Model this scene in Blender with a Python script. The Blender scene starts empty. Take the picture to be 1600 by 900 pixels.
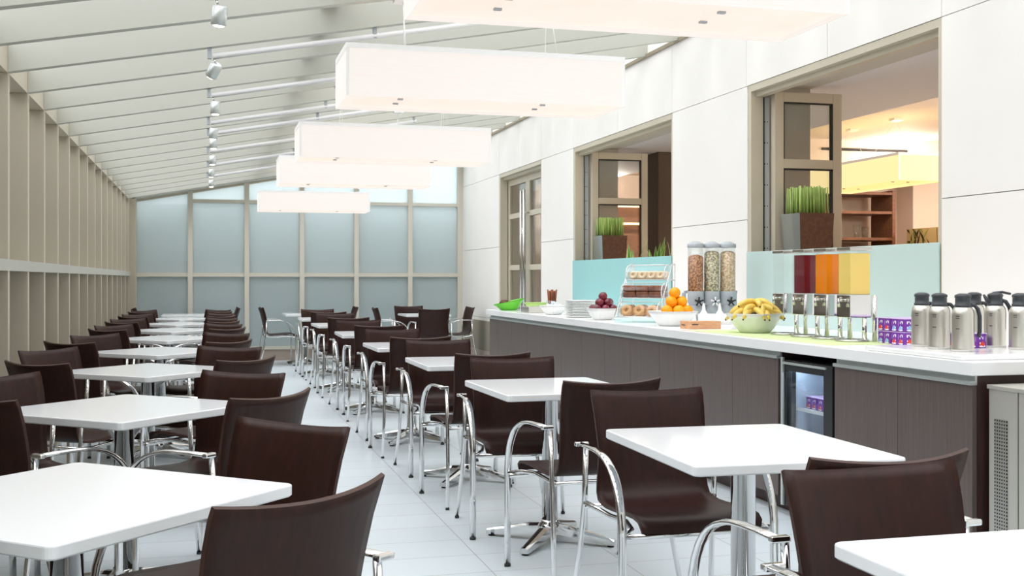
import bpy, bmesh, math, random
from mathutils import Vector, Matrix
random.seed(7)
PI = math.pi
sc = bpy.context.scene
COL = sc.collection

# ------------------------------------------------------------------ materials
MATS = {}
def mat(name, col, rough=0.5, metal=0.0, spec=0.5, emit=None, estr=0.0, trans=0.0, coat=0.0, ior=1.45):
    m = bpy.data.materials.new(name); m.use_nodes = True
    b = m.node_tree.nodes['Principled BSDF']
    b.inputs['Base Color'].default_value = (*col, 1)
    b.inputs['Roughness'].default_value = rough
    b.inputs['Metallic'].default_value = metal
    b.inputs['Specular IOR Level'].default_value = spec
    b.inputs['IOR'].default_value = ior
    b.inputs['Transmission Weight'].default_value = trans
    b.inputs['Coat Weight'].default_value = coat
    if emit:
        b.inputs['Emission Color'].default_value = (*emit, 1)
        b.inputs['Emission Strength'].default_value = estr
    MATS[name] = m
    return m

def nodes(m): return m.node_tree.nodes, m.node_tree.links

def noise_color(m, c1, c2, scale=(1, 1, 1), nscale=5.0, detail=4.0, coord='Object', lo=0.3, hi=0.7, bump=0.0):
    n, l = nodes(m); b = n['Principled BSDF']
    tc = n.new('ShaderNodeTexCoord'); mp = n.new('ShaderNodeMapping')
    mp.inputs['Scale'].default_value = scale
    l.new(tc.outputs[coord], mp.inputs['Vector'])
    nz = n.new('ShaderNodeTexNoise'); nz.inputs['Scale'].default_value = nscale; nz.inputs['Detail'].default_value = detail
    l.new(mp.outputs['Vector'], nz.inputs['Vector'])
    cr = n.new('ShaderNodeValToRGB')
    cr.color_ramp.elements[0].position = lo; cr.color_ramp.elements[0].color = (*c1, 1)
    cr.color_ramp.elements[1].position = hi; cr.color_ramp.elements[1].color = (*c2, 1)
    l.new(nz.outputs['Fac'], cr.inputs['Fac']); l.new(cr.outputs['Color'], b.inputs['Base Color'])
    if bump:
        bp = n.new('ShaderNodeBump'); bp.inputs['Strength'].default_value = bump
        l.new(nz.outputs['Fac'], bp.inputs['Height']); l.new(bp.outputs['Normal'], b.inputs['Normal'])
    return m

def clear_glass(name, tint=(1, 1, 1), refl=0.12, rough=0.02, edge=0.35):
    m = bpy.data.materials.new(name); m.use_nodes = True
    n, l = nodes(m); n.clear()
    out = n.new('ShaderNodeOutputMaterial'); mx = n.new('ShaderNodeMixShader')
    tr = n.new('ShaderNodeBsdfTransparent'); tr.inputs['Color'].default_value = (*tint, 1)
    gl = n.new('ShaderNodeBsdfGlossy'); gl.inputs['Roughness'].default_value = rough
    lw = n.new('ShaderNodeLayerWeight'); lw.inputs['Blend'].default_value = 0.25
    mm = n.new('ShaderNodeMath'); mm.operation = 'MULTIPLY_ADD'
    mm.inputs[1].default_value = edge; mm.inputs[2].default_value = refl
    l.new(lw.outputs['Fresnel'], mm.inputs[0]); l.new(mm.outputs[0], mx.inputs['Fac'])
    l.new(tr.outputs[0], mx.inputs[1]); l.new(gl.outputs[0], mx.inputs[2]); l.new(mx.outputs[0], out.inputs['Surface'])
    MATS[name] = m; return m

def frosted(name, col, clear=0.15, refl=0.06, diff=0.35, ccol=(1, 1, 1)):
    """milky glass: passes light diffusely, a little of it straight"""
    m = bpy.data.materials.new(name); m.use_nodes = True
    n, l = nodes(m); n.clear()
    out = n.new('ShaderNodeOutputMaterial')
    tl = n.new('ShaderNodeBsdfTranslucent'); tl.inputs['Color'].default_value = (*col, 1)
    df = n.new('ShaderNodeBsdfDiffuse'); df.inputs['Color'].default_value = (*col, 1)
    tr = n.new('ShaderNodeBsdfTransparent'); tr.inputs['Color'].default_value = (*ccol, 1)
    gl = n.new('ShaderNodeBsdfGlossy'); gl.inputs['Roughness'].default_value = 0.12
    a = n.new('ShaderNodeMixShader'); a.inputs['Fac'].default_value = diff
    l.new(tl.outputs[0], a.inputs[1]); l.new(df.outputs[0], a.inputs[2])
    b = n.new('ShaderNodeMixShader'); b.inputs['Fac'].default_value = clear
    l.new(a.outputs[0], b.inputs[1]); l.new(tr.outputs[0], b.inputs[2])
    c = n.new('ShaderNodeMixShader'); c.inputs['Fac'].default_value = refl
    l.new(b.outputs[0], c.inputs[1]); l.new(gl.outputs[0], c.inputs[2])
    l.new(c.outputs[0], out.inputs['Surface'])
    MATS[name] = m; return m

def srgb(r, g, b):
    f = lambda v: (v / 255 / 12.92) if v / 255 <= 0.04045 else ((v / 255 + 0.055) / 1.055) ** 2.4
    return (f(r), f(g), f(b))

M = MATS
mat('plaster', srgb(240, 238, 233), 0.75)
noise_color(M['plaster'], srgb(238, 236, 231), srgb(244, 242, 238), nscale=0.9)
mat('plaster_back', srgb(205, 203, 196), 0.9)
mat('fin_paint', srgb(187, 188, 178), 0.55)
mat('fin_wall', srgb(198, 190, 172), 0.55)
mat('beige_metal', srgb(201, 193, 174), 0.45)
mat('beige_metal_dark', srgb(150, 140, 120), 0.5)
mat('galvanised', srgb(214, 219, 221), 0.4)
mat('gasket', (0.02, 0.02, 0.02), 0.6)
mat('chrome', srgb(225, 225, 225), 0.07, metal=1.0)
mat('chrome_soft', srgb(205, 203, 198), 0.16, metal=1.0)
mat('satin_steel', srgb(206, 203, 194), 0.42, metal=0.65)
mat('mullion_paint', srgb(220, 215, 202), 0.45)
mat('brushed_steel', srgb(222, 219, 212), 0.30, metal=1.0)
mat('aluminium', srgb(205, 212, 210), 0.35, metal=0.6)
mat('wenge', srgb(50, 30, 26), 0.40, spec=0.28)
noise_color(M['wenge'], srgb(38, 20, 15), srgb(53, 27, 20), scale=(28, 28, 2.2), nscale=2.0, detail=6)
mat('wenge_edge', srgb(66, 42, 34), 0.45)
mat('table_white', srgb(245, 248, 250), 0.14, spec=0.5)
mat('counter_white', srgb(246, 247, 247), 0.16)
mat('panel_wood', srgb(96, 84, 80), 0.38)
noise_color(M['panel_wood'], srgb(88, 77, 73), srgb(101, 90, 86), scale=(40, 40, 1.2), nscale=3.0, detail=6)
mat('panel_dark', srgb(62, 42, 37), 0.45)
noise_color(M['panel_dark'], srgb(54, 37, 33), srgb(70, 47, 42), scale=(14, 14, 0.8), nscale=3.0)
mat('black_plastic', srgb(38, 39, 41), 0.35)
mat('grey_plastic', srgb(172, 180, 186), 0.32)
mat('charcoal_plastic', srgb(64, 68, 72), 0.38)
mat('white_plastic', srgb(240, 240, 240), 0.35)
mat('porcelain', srgb(246, 247, 246), 0.12)
mat('lime_plastic', srgb(120, 215, 70), 0.22)
mat('lime_inner', srgb(225, 242, 190), 0.3)
mat('pale_lime', srgb(190, 225, 130), 0.3)
mat('mat_green', srgb(208, 226, 166), 0.7)
mat('plum', srgb(98, 24, 44), 0.22, coat=0.3)
noise_color(M['plum'], srgb(74, 18, 36), srgb(140, 44, 62), nscale=12)
mat('orange', srgb(250, 150, 8), 0.4)
noise_color(M['orange'], srgb(252, 160, 6), srgb(255, 182, 24), nscale=9, bump=0.05)
mat('banana', srgb(238, 205, 92), 0.45)
noise_color(M['banana'], srgb(226, 190, 80), srgb(245, 220, 120), nscale=14)
mat('banana_tip', srgb(88, 62, 30), 0.6)
mat('bread', srgb(206, 150, 92), 0.6)
noise_color(M['bread'], srgb(196, 132, 74), srgb(232, 192, 140), nscale=16)
mat('bread_pale', srgb(232, 205, 165), 0.6)
noise_color(M['bread_pale'], srgb(222, 190, 150), srgb(246, 230, 200), nscale=16)
mat('rye', srgb(120, 66, 44), 0.6)
noise_color(M['rye'], srgb(100, 52, 36), srgb(150, 92, 64), nscale=22)
mat('cookie', srgb(100, 66, 44), 0.7)
mat('wood_light', srgb(214, 160, 120), 0.5)
noise_color(M['wood_light'], srgb(204, 148, 108), srgb(226, 174, 134), scale=(3, 14, 14), nscale=3)
mat('stick_brown', srgb(150, 82, 46), 0.45)
mat('stick_dark', srgb(96, 48, 28), 0.45)
mat('sachet', srgb(232, 238, 244), 0.5)
for nm, a, b_ in (('cereal_red', (150, 86, 52), (226, 166, 120)), ('cereal_seed', (160, 140, 106), (250, 240, 206)), ('cereal_oat', (214, 168, 126), (252, 228, 194))):
    mat(nm, srgb(*a), 0.7); noise_color(M[nm], srgb(*a), srgb(*b_), nscale=75, detail=2, lo=0.42, hi=0.58, bump=0.6)
mat('juice_red', srgb(110, 22, 44), 0.15, spec=0.4)
mat('juice_orange', srgb(250, 140, 6), 0.15, spec=0.4)
mat('juice_yellow', srgb(255, 222, 124), 0.2, spec=0.3)
mat('pack_purple', srgb(122, 52, 166), 0.35)
mat('pack_lilac', srgb(205, 178, 226), 0.4)
mat('pack_red', srgb(226, 70, 60), 0.4)
mat('pack_blue', srgb(150, 190, 235), 0.4)
mat('pack_white', srgb(244, 240, 250), 0.4)
mat('reed', srgb(140, 180, 72), 0.5)
noise_color(M['reed'], srgb(104, 146, 44), srgb(196, 216, 130), scale=(30, 30, 3), nscale=2)
mat('leaf_green', srgb(96, 150, 70), 0.45)
mat('leaf_edge', srgb(226, 232, 150), 0.45)
mat('planter_brown', srgb(92, 62, 48), 0.35)
noise_color(M['planter_brown'], srgb(82, 54, 42), srgb(104, 72, 56), nscale=30)
mat('planter_metal', srgb(200, 210, 216), 0.14, metal=0.9)
mat('soil', srgb(50, 38, 28), 0.9)
mat('warm_wall', srgb(238, 222, 208), 0.75)
mat('soffit', srgb(232, 234, 242), 0.75)
mat('brown_shelf', srgb(140, 98, 74), 0.45)
noise_color(M['brown_shelf'], srgb(112, 72, 50), srgb(142, 96, 68), scale=(2, 12, 12), nscale=3)
mat('dark_column', srgb(84, 70, 60), 0.6)
mat('tan_panel', srgb(196, 168, 116), 0.6)
mat('mural_leaf', srgb(70, 82, 40), 0.6)
mat('mural_leaf_light', srgb(150, 158, 84), 0.6)
mat('mural_stem', srgb(66, 48, 30), 0.6)
mat('inner_floor', srgb(190, 184, 178), 0.5)
mat('outside_wall', srgb(214, 224, 226), 0.8)
mat('outside_left', srgb(150, 142, 126), 0.8)
mat('outside_cream', srgb(240, 226, 205), 0.8)
mat('outside_pole', srgb(235, 235, 230), 0.6)
mat('kick_brown', srgb(176, 160, 148), 0.5)
mat('glow_tip', (1, 0.9, 0.75), 0.4, emit=(1.0, 0.82, 0.6), estr=6.0)
mat('led_strip', (1, 0.8, 0.55), 0.4, emit=(1.0, 0.72, 0.40), estr=3.0)
mat('fridge_led', (0.8, 0.9, 1), 0.4, emit=(0.75, 0.88, 1.0), estr=30.0)
mat('fridge_inside', srgb(190, 205, 220), 0.4)

def fabric_shade(name, col, strength):
    m = mat(name, (0.30, 0.29, 0.28), 0.6, spec=0.2)
    n, l = nodes(m); b = n['Principled BSDF']
    tc = n.new('ShaderNodeTexCoord'); mp = n.new('ShaderNodeMapping'); mp.inputs['Scale'].default_value = (6, 6, 240)
    l.new(tc.outputs['Object'], mp.inputs['Vector'])
    nz = n.new('ShaderNodeTexNoise'); nz.inputs['Scale'].default_value = 1.0; nz.inputs['Detail'].default_value = 3
    l.new(mp.outputs[0], nz.inputs['Vector'])
    cr = n.new('ShaderNodeValToRGB')
    cr.color_ramp.elements[0].position = 0.3; cr.color_ramp.elements[0].color = (col[0] * 0.96, col[1] * 0.94, col[2] * 0.92, 1)
    cr.color_ramp.elements[1].position = 0.7; cr.color_ramp.elements[1].color = (*col, 1)
    l.new(nz.outputs['Fac'], cr.inputs['Fac']); l.new(cr.outputs['Color'], b.inputs['Emission Color'])
    b.inputs['Emission Strength'].default_value = strength
    return m
fabric_shade('shade_white', (1.0, 0.935, 0.89), 0.72)
fabric_shade('shade_under', (1.0, 0.85, 0.74), 0.80)
fabric_shade('shade_warm', (1.0, 0.80, 0.36), 1.0)
fabric_shade('shade_warm_under', (1.0, 0.74, 0.26), 1.1)
mat('shade_rim', srgb(246, 246, 246), 0.4, emit=(1, 0.97, 0.94), estr=0.12)

clear_glass('roof_glass', (0.985, 0.985, 0.99), 0.03)
clear_glass('pane_glass', (0.92, 0.94, 0.93), 0.08)
clear_glass('fridge_glass', (0.93, 0.96, 0.98), 0.04, 0.02, 0.15)
clear_glass('acrylic', (0.97, 0.985, 0.985), 0.025, 0.05, 0.15)
clear_glass('tank_clear', (0.992, 0.995, 0.995), 0.015, 0.05, 0.08)
frosted('frost_back', srgb(228, 236, 237), 0.20, 0.03, 0.42, (0.92, 0.97, 0.98))
frosted('frost_teal', srgb(184, 234, 236), 0.12, 0.06, 0.75, srgb(190, 235, 232))
frosted('frost_pale', srgb(220, 240, 238), 0.12, 0.05, 0.80, srgb(215, 238, 236))

# floor tiles
m = mat('floor_tile', srgb(212, 219, 221), 0.30)
n, l = nodes(m); b = n['Principled BSDF']
tc = n.new('ShaderNodeTexCoord'); mp = n.new('ShaderNodeMapping'); mp.inputs['Location'].default_value = (0.02, -0.07, 0)
l.new(tc.outputs['Object'], mp.inputs['Vector'])
bk = n.new('ShaderNodeTexBrick'); bk.offset = 0.0
bk.inputs['Scale'].default_value = 1.0; bk.inputs['Brick Width'].default_value = 0.6; bk.inputs['Row Height'].default_value = 0.31
bk.inputs['Mortar Size'].default_value = 0.0028; bk.inputs['Mortar Smooth'].default_value = 0.3
bk.inputs['Color1'].default_value = (*srgb(216, 226, 231), 1); bk.inputs['Color2'].default_value = (*srgb(211, 222, 227), 1)
bk.inputs['Mortar'].default_value = (*srgb(168, 172, 170), 1)
l.new(mp.outputs[0], bk.inputs['Vector']); l.new(bk.outputs['Color'], b.inputs['Base Color'])

# perforated steel
m = mat('perforated_steel', srgb(196, 192, 184), 0.36, metal=1.0)
n, l = nodes(m); b = n['Principled BSDF']
tc = n.new('ShaderNodeTexCoord'); mp = n.new('ShaderNodeMapping'); mp.inputs['Scale'].default_value = (1, 1 / 0.0135, 1 / 0.0135)
l.new(tc.outputs['Object'], mp.inputs['Vector'])
fr = n.new('ShaderNodeVectorMath'); fr.operation = 'FRACTION'; l.new(mp.outputs[0], fr.inputs[0])
sb = n.new('ShaderNodeVectorMath'); sb.operation = 'SUBTRACT'; sb.inputs[1].default_value = (0, 0.5, 0.5); l.new(fr.outputs[0], sb.inputs[0])
ml = n.new('ShaderNodeVectorMath'); ml.operation = 'MULTIPLY'; ml.inputs[1].default_value = (0, 1, 1); l.new(sb.outputs[0], ml.inputs[0])
ln = n.new('ShaderNodeVectorMath'); ln.operation = 'LENGTH'; l.new(ml.outputs[0], ln.inputs[0])
lt = n.new('ShaderNodeMath'); lt.operation = 'LESS_THAN'; lt.inputs[1].default_value = 0.27; l.new(ln.outputs['Value'], lt.inputs[0])
mc = n.new('ShaderNodeMix'); mc.data_type = 'RGBA'
mc.inputs[6].default_value = (*srgb(196, 192, 184), 1); mc.inputs[7].default_value = (0.02, 0.02, 0.02, 1)
l.new(lt.outputs[0], mc.inputs[0]); l.new(mc.outputs[2], b.inputs['Base Color'])

# ------------------------------------------------------------------ mesh builder
class MB:
    def __init__(s): s.v = []; s.f = []; s.m = []; s.sm = []
    def add(s, vs, fs, mi=0, smooth=False):
        o = len(s.v); s.v += [tuple(p) for p in vs]
        for f in fs: s.f.append([i + o for i in f]); s.m.append(mi); s.sm.append(smooth)
        return s
    def box(s, x0, x1, y0, y1, z0, z1, mi=0):
        v = [(x0, y0, z0), (x1, y0, z0), (x1, y1, z0), (x0, y1, z0), (x0, y0, z1), (x1, y0, z1), (x1, y1, z1), (x0, y1, z1)]
        return s.add(v, [(0, 3, 2, 1), (4, 5, 6, 7), (0, 1, 5, 4), (1, 2, 6, 5), (2, 3, 7, 6), (3, 0, 4, 7)], mi)
    def bbox(s, x0, x1, y0, y1, z0, z1, r=0.005, mi=0, seg=2):
        bm = bmesh.new(); t = MB().box(x0, x1, y0, y1, z0, z1)
        vs = [bm.verts.new(p) for p in t.v]
        for f in t.f: bm.faces.new([vs[i] for i in f])
        bmesh.ops.bevel(bm, geom=bm.edges[:] + bm.verts[:], offset=r, segments=seg, affect='EDGES', profile=0.5)
        bm.verts.index_update()
        s.add([v.co for v in bm.verts], [[v.index for v in f.verts] for f in bm.faces], mi)
        bm.free(); return s
    def prism(s, poly, z0, z1, mi=0, smooth=False):
        k = len(poly)
        v = [(x, y, z0) for x, y in poly] + [(x, y, z1) for x, y in poly]
        s.add(v, [list(range(k))[::-1], [k + i for i in range(k)]], mi)
        o = len(s.v) - 2 * k
        for i in range(k):
            j = (i + 1) % k; s.f.append([o + i, o + j, o + k + j, o + k + i]); s.m.append(mi); s.sm.append(smooth)
        return s
    def sweep(s, pts, w, h=None, ref=(1, 0, 0), seg=10, mi=0, cap=True, radii=None):
        """tube of elliptical section: half width w along ref, half height h across it"""
        h = w if h is None else h
        P = [Vector(p) for p in pts]; R = Vector(ref); rings = []
        for i, p in enumerate(P):
            t = (P[min(i + 1, len(P) - 1)] - P[max(i - 1, 0)]).normalized()
            r = R - t * R.dot(t)
            if r.length < 1e-4: r = t.orthogonal()
            r.normalize(); b = t.cross(r)
            k = radii[i] if radii else 1.0
            rings.append([p + r * (math.cos(a) * w * k) + b * (math.sin(a) * h * k) for a in [2 * PI * j / seg for j in range(seg)]])
        return s.rings(rings, mi, cap, cap)
    def rings(s, rings, mi=0, cap0=True, cap1=True, smooth=True, close=True):
        k = len(rings[0]); o = len(s.v)
        for r in rings: s.v += [tuple(p) for p in r]
        for i in range(len(rings) - 1):
            for j in range(k if close else k - 1):
                q = (j + 1) % k
                s.f.append([o + i * k + j, o + i * k + q, o + (i + 1) * k + q, o + (i + 1) * k + j]); s.m.append(mi); s.sm.append(smooth)
        if cap0: s.f.append([o + j for j in range(k)][::-1]); s.m.append(mi); s.sm.append(False)
        if cap1: s.f.append([o + (len(rings) - 1) * k + j for j in range(k)]); s.m.append(mi); s.sm.append(False)
        return s
    def cyl(s, p0, p1, r, seg=14, mi=0, r1=None):
        return s.sweep([p0, p1], r, seg=seg, mi=mi, radii=[1.0, (r1 / r) if r1 else 1.0])
    def lathe(s, prof, c=(0, 0, 0), seg=24, mi=0, cap0=True, cap1=True):
        return s.rings([[(c[0] + r * math.cos(2 * PI * j / seg), c[1] + r * math.sin(2 * PI * j / seg), c[2] + z) for j in range(seg)] for r, z in prof], mi, cap0, cap1)
    def ball(s, c, rx, ry=None, rz=None, mi=0, seg=14, rng=9):
        ry = rx if ry is None else ry; rz = rx if rz is None else rz
        R = []
        for i in range(rng + 1):
            a = -PI / 2 + PI * i / rng; q = max(math.cos(a), 0.02)
            R.append([(c[0] + rx * q * math.cos(2 * PI * j / seg), c[1] + ry * q * math.sin(2 * PI * j / seg), c[2] + rz * math.sin(a)) for j in range(seg)])
        return s.rings(R, mi)
    def torus(s, c, R, r, mi=0, axis=(0, 0, 1), seg=18, sg=9):
        A = Vector(axis).normalized(); U = A.orthogonal().normalized(); V = A.cross(U); C = Vector(c)
        rings = []
        for i in range(seg + 1):
            a = 2 * PI * i / seg; d = U * math.cos(a) + V * math.sin(a)
            rings.append([C + d * (R + r * math.cos(2 * PI * j / sg)) + A * (r * math.sin(2 * PI * j / sg)) for j in range(sg)])
        return s.rings(rings, mi, False, False)
    def xf(s, mtx):
        s.v = [tuple(mtx @ Vector(p)) for p in s.v]; return s
    def build(s, name, mats, parent=None, loc=(0, 0, 0), rz=0.0, fix=True):
        me = bpy.data.meshes.new(name); me.from_pydata(s.v, [], s.f)
        for mm in (mats if isinstance(mats, (list, tuple)) else [mats]): me.materials.append(M[mm] if isinstance(mm, str) else mm)
        for p, a, q in zip(me.polygons, s.m, s.sm): p.material_index = a; p.use_smooth = q
        if fix:
            bm = bmesh.new(); bm.from_mesh(me); bmesh.ops.recalc_face_normals(bm, faces=bm.faces[:]); bm.to_mesh(me); bm.free()
        me.update()
        o = bpy.data.objects.new(name, me); COL.objects.link(o)
        o.location = loc; o.rotation_euler = (0, 0, rz)
        if parent is not None: o.parent = parent
        return o

def empty(name, loc=(0, 0, 0), rz=0.0):
    o = bpy.data.objects.new(name, None); COL.objects.link(o); o.location = loc; o.rotation_euler = (0, 0, rz)
    o.empty_display_size = 0.1
    return o
def tag(o, label=None, cat=None, group=None, kind=None):
    if label: o['label'] = label
    if cat: o['category'] = cat
    if group: o['group'] = group
    if kind: o['kind'] = kind
    return o
def kids(o): return [c for c in bpy.data.objects if c.parent == o]
def copy_tree(o, parent=None):
    c = o.copy(); COL.objects.link(c)
    if parent is not None: c.parent = parent
    for ch in CH.get(o.name, None) or kids(o): copy_tree(ch, c)
    return c
CH = {}
def struct(o, label=None, cat=None):
    return tag(o, label, cat, None, 'structure')

def rot(p, a): return (p[0] * math.cos(a) - p[1] * math.sin(a), p[0] * math.sin(a) + p[1] * math.cos(a))

# ------------------------------------------------------------------ room measures
XL, XR, YB, YN = -1.08, 3.97, 17.85, -1.6
EAVE, SLOPE = 2.42, 0.18
def zr(x): return EAVE + SLOPE * (x - XL)        # underside of the roof fins
PITCH = 0.742
FIN_Y = [6.97 + PITCH * k for k in range(-11, 15)]

# floor
struct(MB().box(-1.4, XR + 0.3, YN, YB + 0.1, -0.1, 0).build('floor', 'floor_tile'), 'pale grey floor of long rectangular tiles', 'floor')
# glass roof
def slab(x0, x1, y0, y1, off0, off1):
    v = []
    for off in (off0, off1):
        for x, y in ((x0, y0), (x1, y0), (x1, y1), (x0, y1)): v.append((x, y, zr(x) + off))
    return MB().add(v, [(0, 3, 2, 1), (4, 5, 6, 7), (0, 1, 5, 4), (1, 2, 6, 5), (2, 3, 7, 6), (3, 0, 4, 7)])
struct(slab(-1.35, XR + 0.02, YN, YB + 0.1, 0.32, 0.33).build('ceiling', 'roof_glass'), 'sloping glass roof above the pale rafters', 'ceiling')
NT = [0]
def trim(mb, mats, label, cat='beam'):
    NT[0] += 1
    return struct(mb.build('trim_%d' % NT[0], mats), label, cat)
for i, y in enumerate(FIN_Y):
    trim(slab(XL, XR, y - 0.032, y + 0.032, 0.0, 0.31), 'fin_paint', 'pale sloping roof rafter, number %d from the near end' % (i + 1), 'rafter')
    mb = MB().box(-1.30, XL, y - 0.03, y + 0.03, 0.0, EAVE - 0.006)
    trim(mb, 'fin_wall', 'tall beige fin of the side glazing, number %d from the near end' % (i + 1), 'mullion')
trim(MB().box(-1.20, XL - 0.001, YN, YB, EAVE - 0.005, EAVE + 0.16), 'beige_metal', 'beige eaves beam above the side fins', 'beam')
trim(MB().box(-1.28, XL + 0.004, YN, YB, 1.297, 1.362), 'fin_paint', 'pale horizontal rail across the side fins', 'rail')
trim(MB().box(-1.30, XL - 0.02, YN, YB, 0.0, 0.10), 'beige_metal', 'beige sill beam along the side glazing foot', 'rail')
trim(slab(0.66, 0.78, YN, YB, 0.165, 0.30), 'beige_metal_dark', 'brownish purlin running high between the rafters', 'purlin')
trim(MB().box(-1.32, -1.0, YB - 0.30, YB + 0.05, 0.0, 2.75), 'beige_metal', 'beige corner post between side glazing and end wall', 'post')
struct(MB().box(-1.7, -1.6, YN, YB + 2, -0.2, 2.6).build('wall_dim_side', 'outside_left'), 'unseen wall added outside to dim the side fins', 'wall')  # added outside the glazing to cut daylight on the side fins
struct(MB().box(-1.32, -1.31, YN, YB, 0.0, EAVE + 0.35).build('window_1', 'roof_glass'), 'tall side glazing behind the beige fins', 'window')
# near wall behind the viewer
struct(MB().box(-1.4, XR + 0.3, YN - 0.1, YN, 0, 3.7).build('wall_front', 'plaster'), 'plain white wall closing the near end', 'wall')
trim(MB().box(XR - 0.022, XR - 0.0005, YN, YB, zr(XR) - 0.018, zr(XR) + 0.012), 'beige_metal_dark', 'beige wall plate where the roof meets the white wall', 'beam')

# back wall: mullions, rails, frosted panes
mx = [-1.05, -0.23, 0.60, 1.43, 2.27, 3.12, 3.93]
rails = [(0.17, 0.215), (1.285, 1.345), (2.405, 2.455)]
for i, x in enumerate(mx):
    w = 0.035 if 0 < i < 6 else 0.045
    trim(MB().box(x - w, x + w, YB - 0.06, YB + 0.08, 0.0, zr(x) + 0.31), 'mullion_paint', 'beige upright of the frosted end wall, number %d from its wall side' % (i + 1), 'mullion')
for i in range(6):
    x0, x1 = mx[i] + (0.045 if i == 0 else 0.035), mx[i + 1] - (0.045 if i == 5 else 0.035)
    for z0, z1 in rails:
        if i == 0 and z0 > 2: continue
        trim(MB().box(x0, x1, YB - 0.045, YB + 0.07, z0, z1), 'mullion_paint', 'beige crosspiece of the end wall at height %.2f m in bay %d' % (z0, i + 1), 'rail')
    lev = [(0.215, 1.285), (1.345, 2.405), (2.455, None)]
    for z0, z1 in lev:
        if i == 0 and z1 is None: continue
        if i == 0 and z0 > 1: z1 = None
        NT.append(0); k = len(NT)
        if z1: mb = MB().box(x0, x1, YB, YB + 0.012, z0, z1)
        else:
            v = []
            for y in (YB, YB + 0.012): v += [(x0, y, z0), (x1, y, z0), (x1, y, zr(x1) - 0.02), (x0, y, zr(x0) - 0.02)]
            mb = MB().add(v, [(0, 1, 2, 3), (7, 6, 5, 4), (0, 4, 5, 1), (1, 5, 6, 2), (2, 6, 7, 3), (3, 7, 4, 0)])
        struct(mb.build('window_%d' % k, 'frost_back'), 'frosted blue-grey pane of the end wall, bay %d, %s row' % (i + 1, {0.215: 'bottom', 1.345: 'middle', 2.455: 'top'}[z0]), 'window')
# sloping head of the end wall
trim(slab(-1.05, XR, YB - 0.30, YB + 0.05, 0.0, 0.31), 'fin_paint', 'pale last rafter against the frosted end wall', 'rafter')
trim(slab(-1.05, XR, YB - 0.05, YB + 0.05, -0.03, 0.02), 'beige_metal', 'beige sloping head rail of the frosted end wall', 'rail')
struct(MB().box(-1.3, XR, YB - 0.03, YB + 0.06, 0.0, 0.17).build('baseboard_back', 'kick_brown'), 'brownish kick board under the frosted end wall', 'baseboard')
# outside, behind the frosted wall
struct(MB().box(-4, 7, YB + 0.40, YB + 0.6, -0.2, 2.40).build('wall_dim_back', 'outside_wall'), 'blue-grey wall added outside to shade the lower frosted panes', 'wall')  # added wall that keeps the panes bright at the top, dimmer below
for x, r, nm in ((0.19, 0.012, 'thin'), (2.42, 0.035, 'thick')):
    tag(MB().cyl((x, YB + 0.10, -0.1), (x, YB + 0.10, 2.38), r).build('drainpipe', 'outside_pole'), '%s pale vertical pipe showing through the frosted end wall' % nm, 'pipe')
tag(MB().box(-6, 9, YB - 8, YB + 4, -0.3, -0.2).box(-6, -1.4, -4, YB - 8, -0.3, -0.2).build('ground', 'outside_wall'), 'grey ground outside the glazing', 'ground', None, 'structure')

# right wall: backing with openings plus plaster panels with open joints
W0, W1 = XR + 0.02, 4.50
OPEN = [(5.52, 7.88), (9.32, 12.12), (13.38, 15.46)]
HEAD = 2.715
TOP = 3.75
piers = [(YN, 5.52), (7.88, 9.32), (12.12, 13.38), (15.46, YB + 0.1)]
g = 0.0025
ys = [YN, 1.0, 3.3, 5.52, 6.73, 7.90, 9.33, 10.70, 12.12, 13.38, 14.42, 15.46, YB]
def wall_piece(boxes, panels, label):
    mb = MB()
    for q in boxes: mb.box(*q)
    for a, c, z0, z1 in panels: mb.box(XR, W0 - 0.001, a + g, c - g, z0 + g, z1 - g, 1)
    struct(mb.build('wall_right', ['plaster_back', 'plaster']), label, 'wall')
for (a, c), nm in zip(piers, ('nearest, beside the flasks', 'behind the cereal dispenser', 'between pastry opening and glazed door', 'beyond the glazed door')):
    wall_piece([(W0, W1, a, c, 0, HEAD)], [(a, c, z0, z1) for z0, z1 in ((0, 0.68), (0.68, 1.70), (1.70, HEAD))], 'white wall pier %s' % nm)
for a, c in OPEN[:2]: wall_piece([(W0, W1, a, c, 0, 0.90)], [(a, c, 0, 0.90)], 'white sill wall hidden behind the buffet, starting at %.1f m' % a)
wall_piece([(W0, W1, YN, YB + 0.1, HEAD, TOP)], [(a, c, HEAD, zr(XR) + 0.30) for a, c in zip(ys, ys[1:])], 'white panelled wall band above the openings')

trim(MB().box(XR - 0.018, XR - 0.001, 15.50, YB - 0.05, 0.20, 0.635), 'outside_left', 'grey dado panel low on the white wall beyond the counter', 'panel')
trim(MB().box(XR - 0.022, XR - 0.001, 15.50, YB - 0.05, 0.0, 0.198), 'kick_brown', 'brownish kick board under the grey dado panel', 'panel')
# frames of the openings
def frame_opening(a, c, z0, label):
    mb = MB()
    mb.box(XR + 0.005, XR + 0.045, a + 0.001, a + 0.035, z0, HEAD - 0.001)
    mb.box(XR + 0.005, XR + 0.105, c - 0.05, c - 0.001, z0, HEAD - 0.001)
    mb.box(XR + 0.005, XR + 0.05, a + 0.0351, c - 0.0501, HEAD - 0.05, HEAD - 0.001)
    mb.box(XR + 0.0501, XR + 0.115, a + 0.0351, c - 0.0501, HEAD - 0.085, HEAD - 0.001)
    return trim(mb, 'beige_metal', label, 'frame')
frame_opening(5.52, 7.88, 0.90, 'beige metal frame of the wide opening behind the juice dispensers')
frame_opening(9.32, 12.12, 0.90, 'beige metal frame of the opening behind the pastry stand')
frame_opening(13.38, 15.46, 0.0, 'beige metal frame around the glazed double door')
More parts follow.
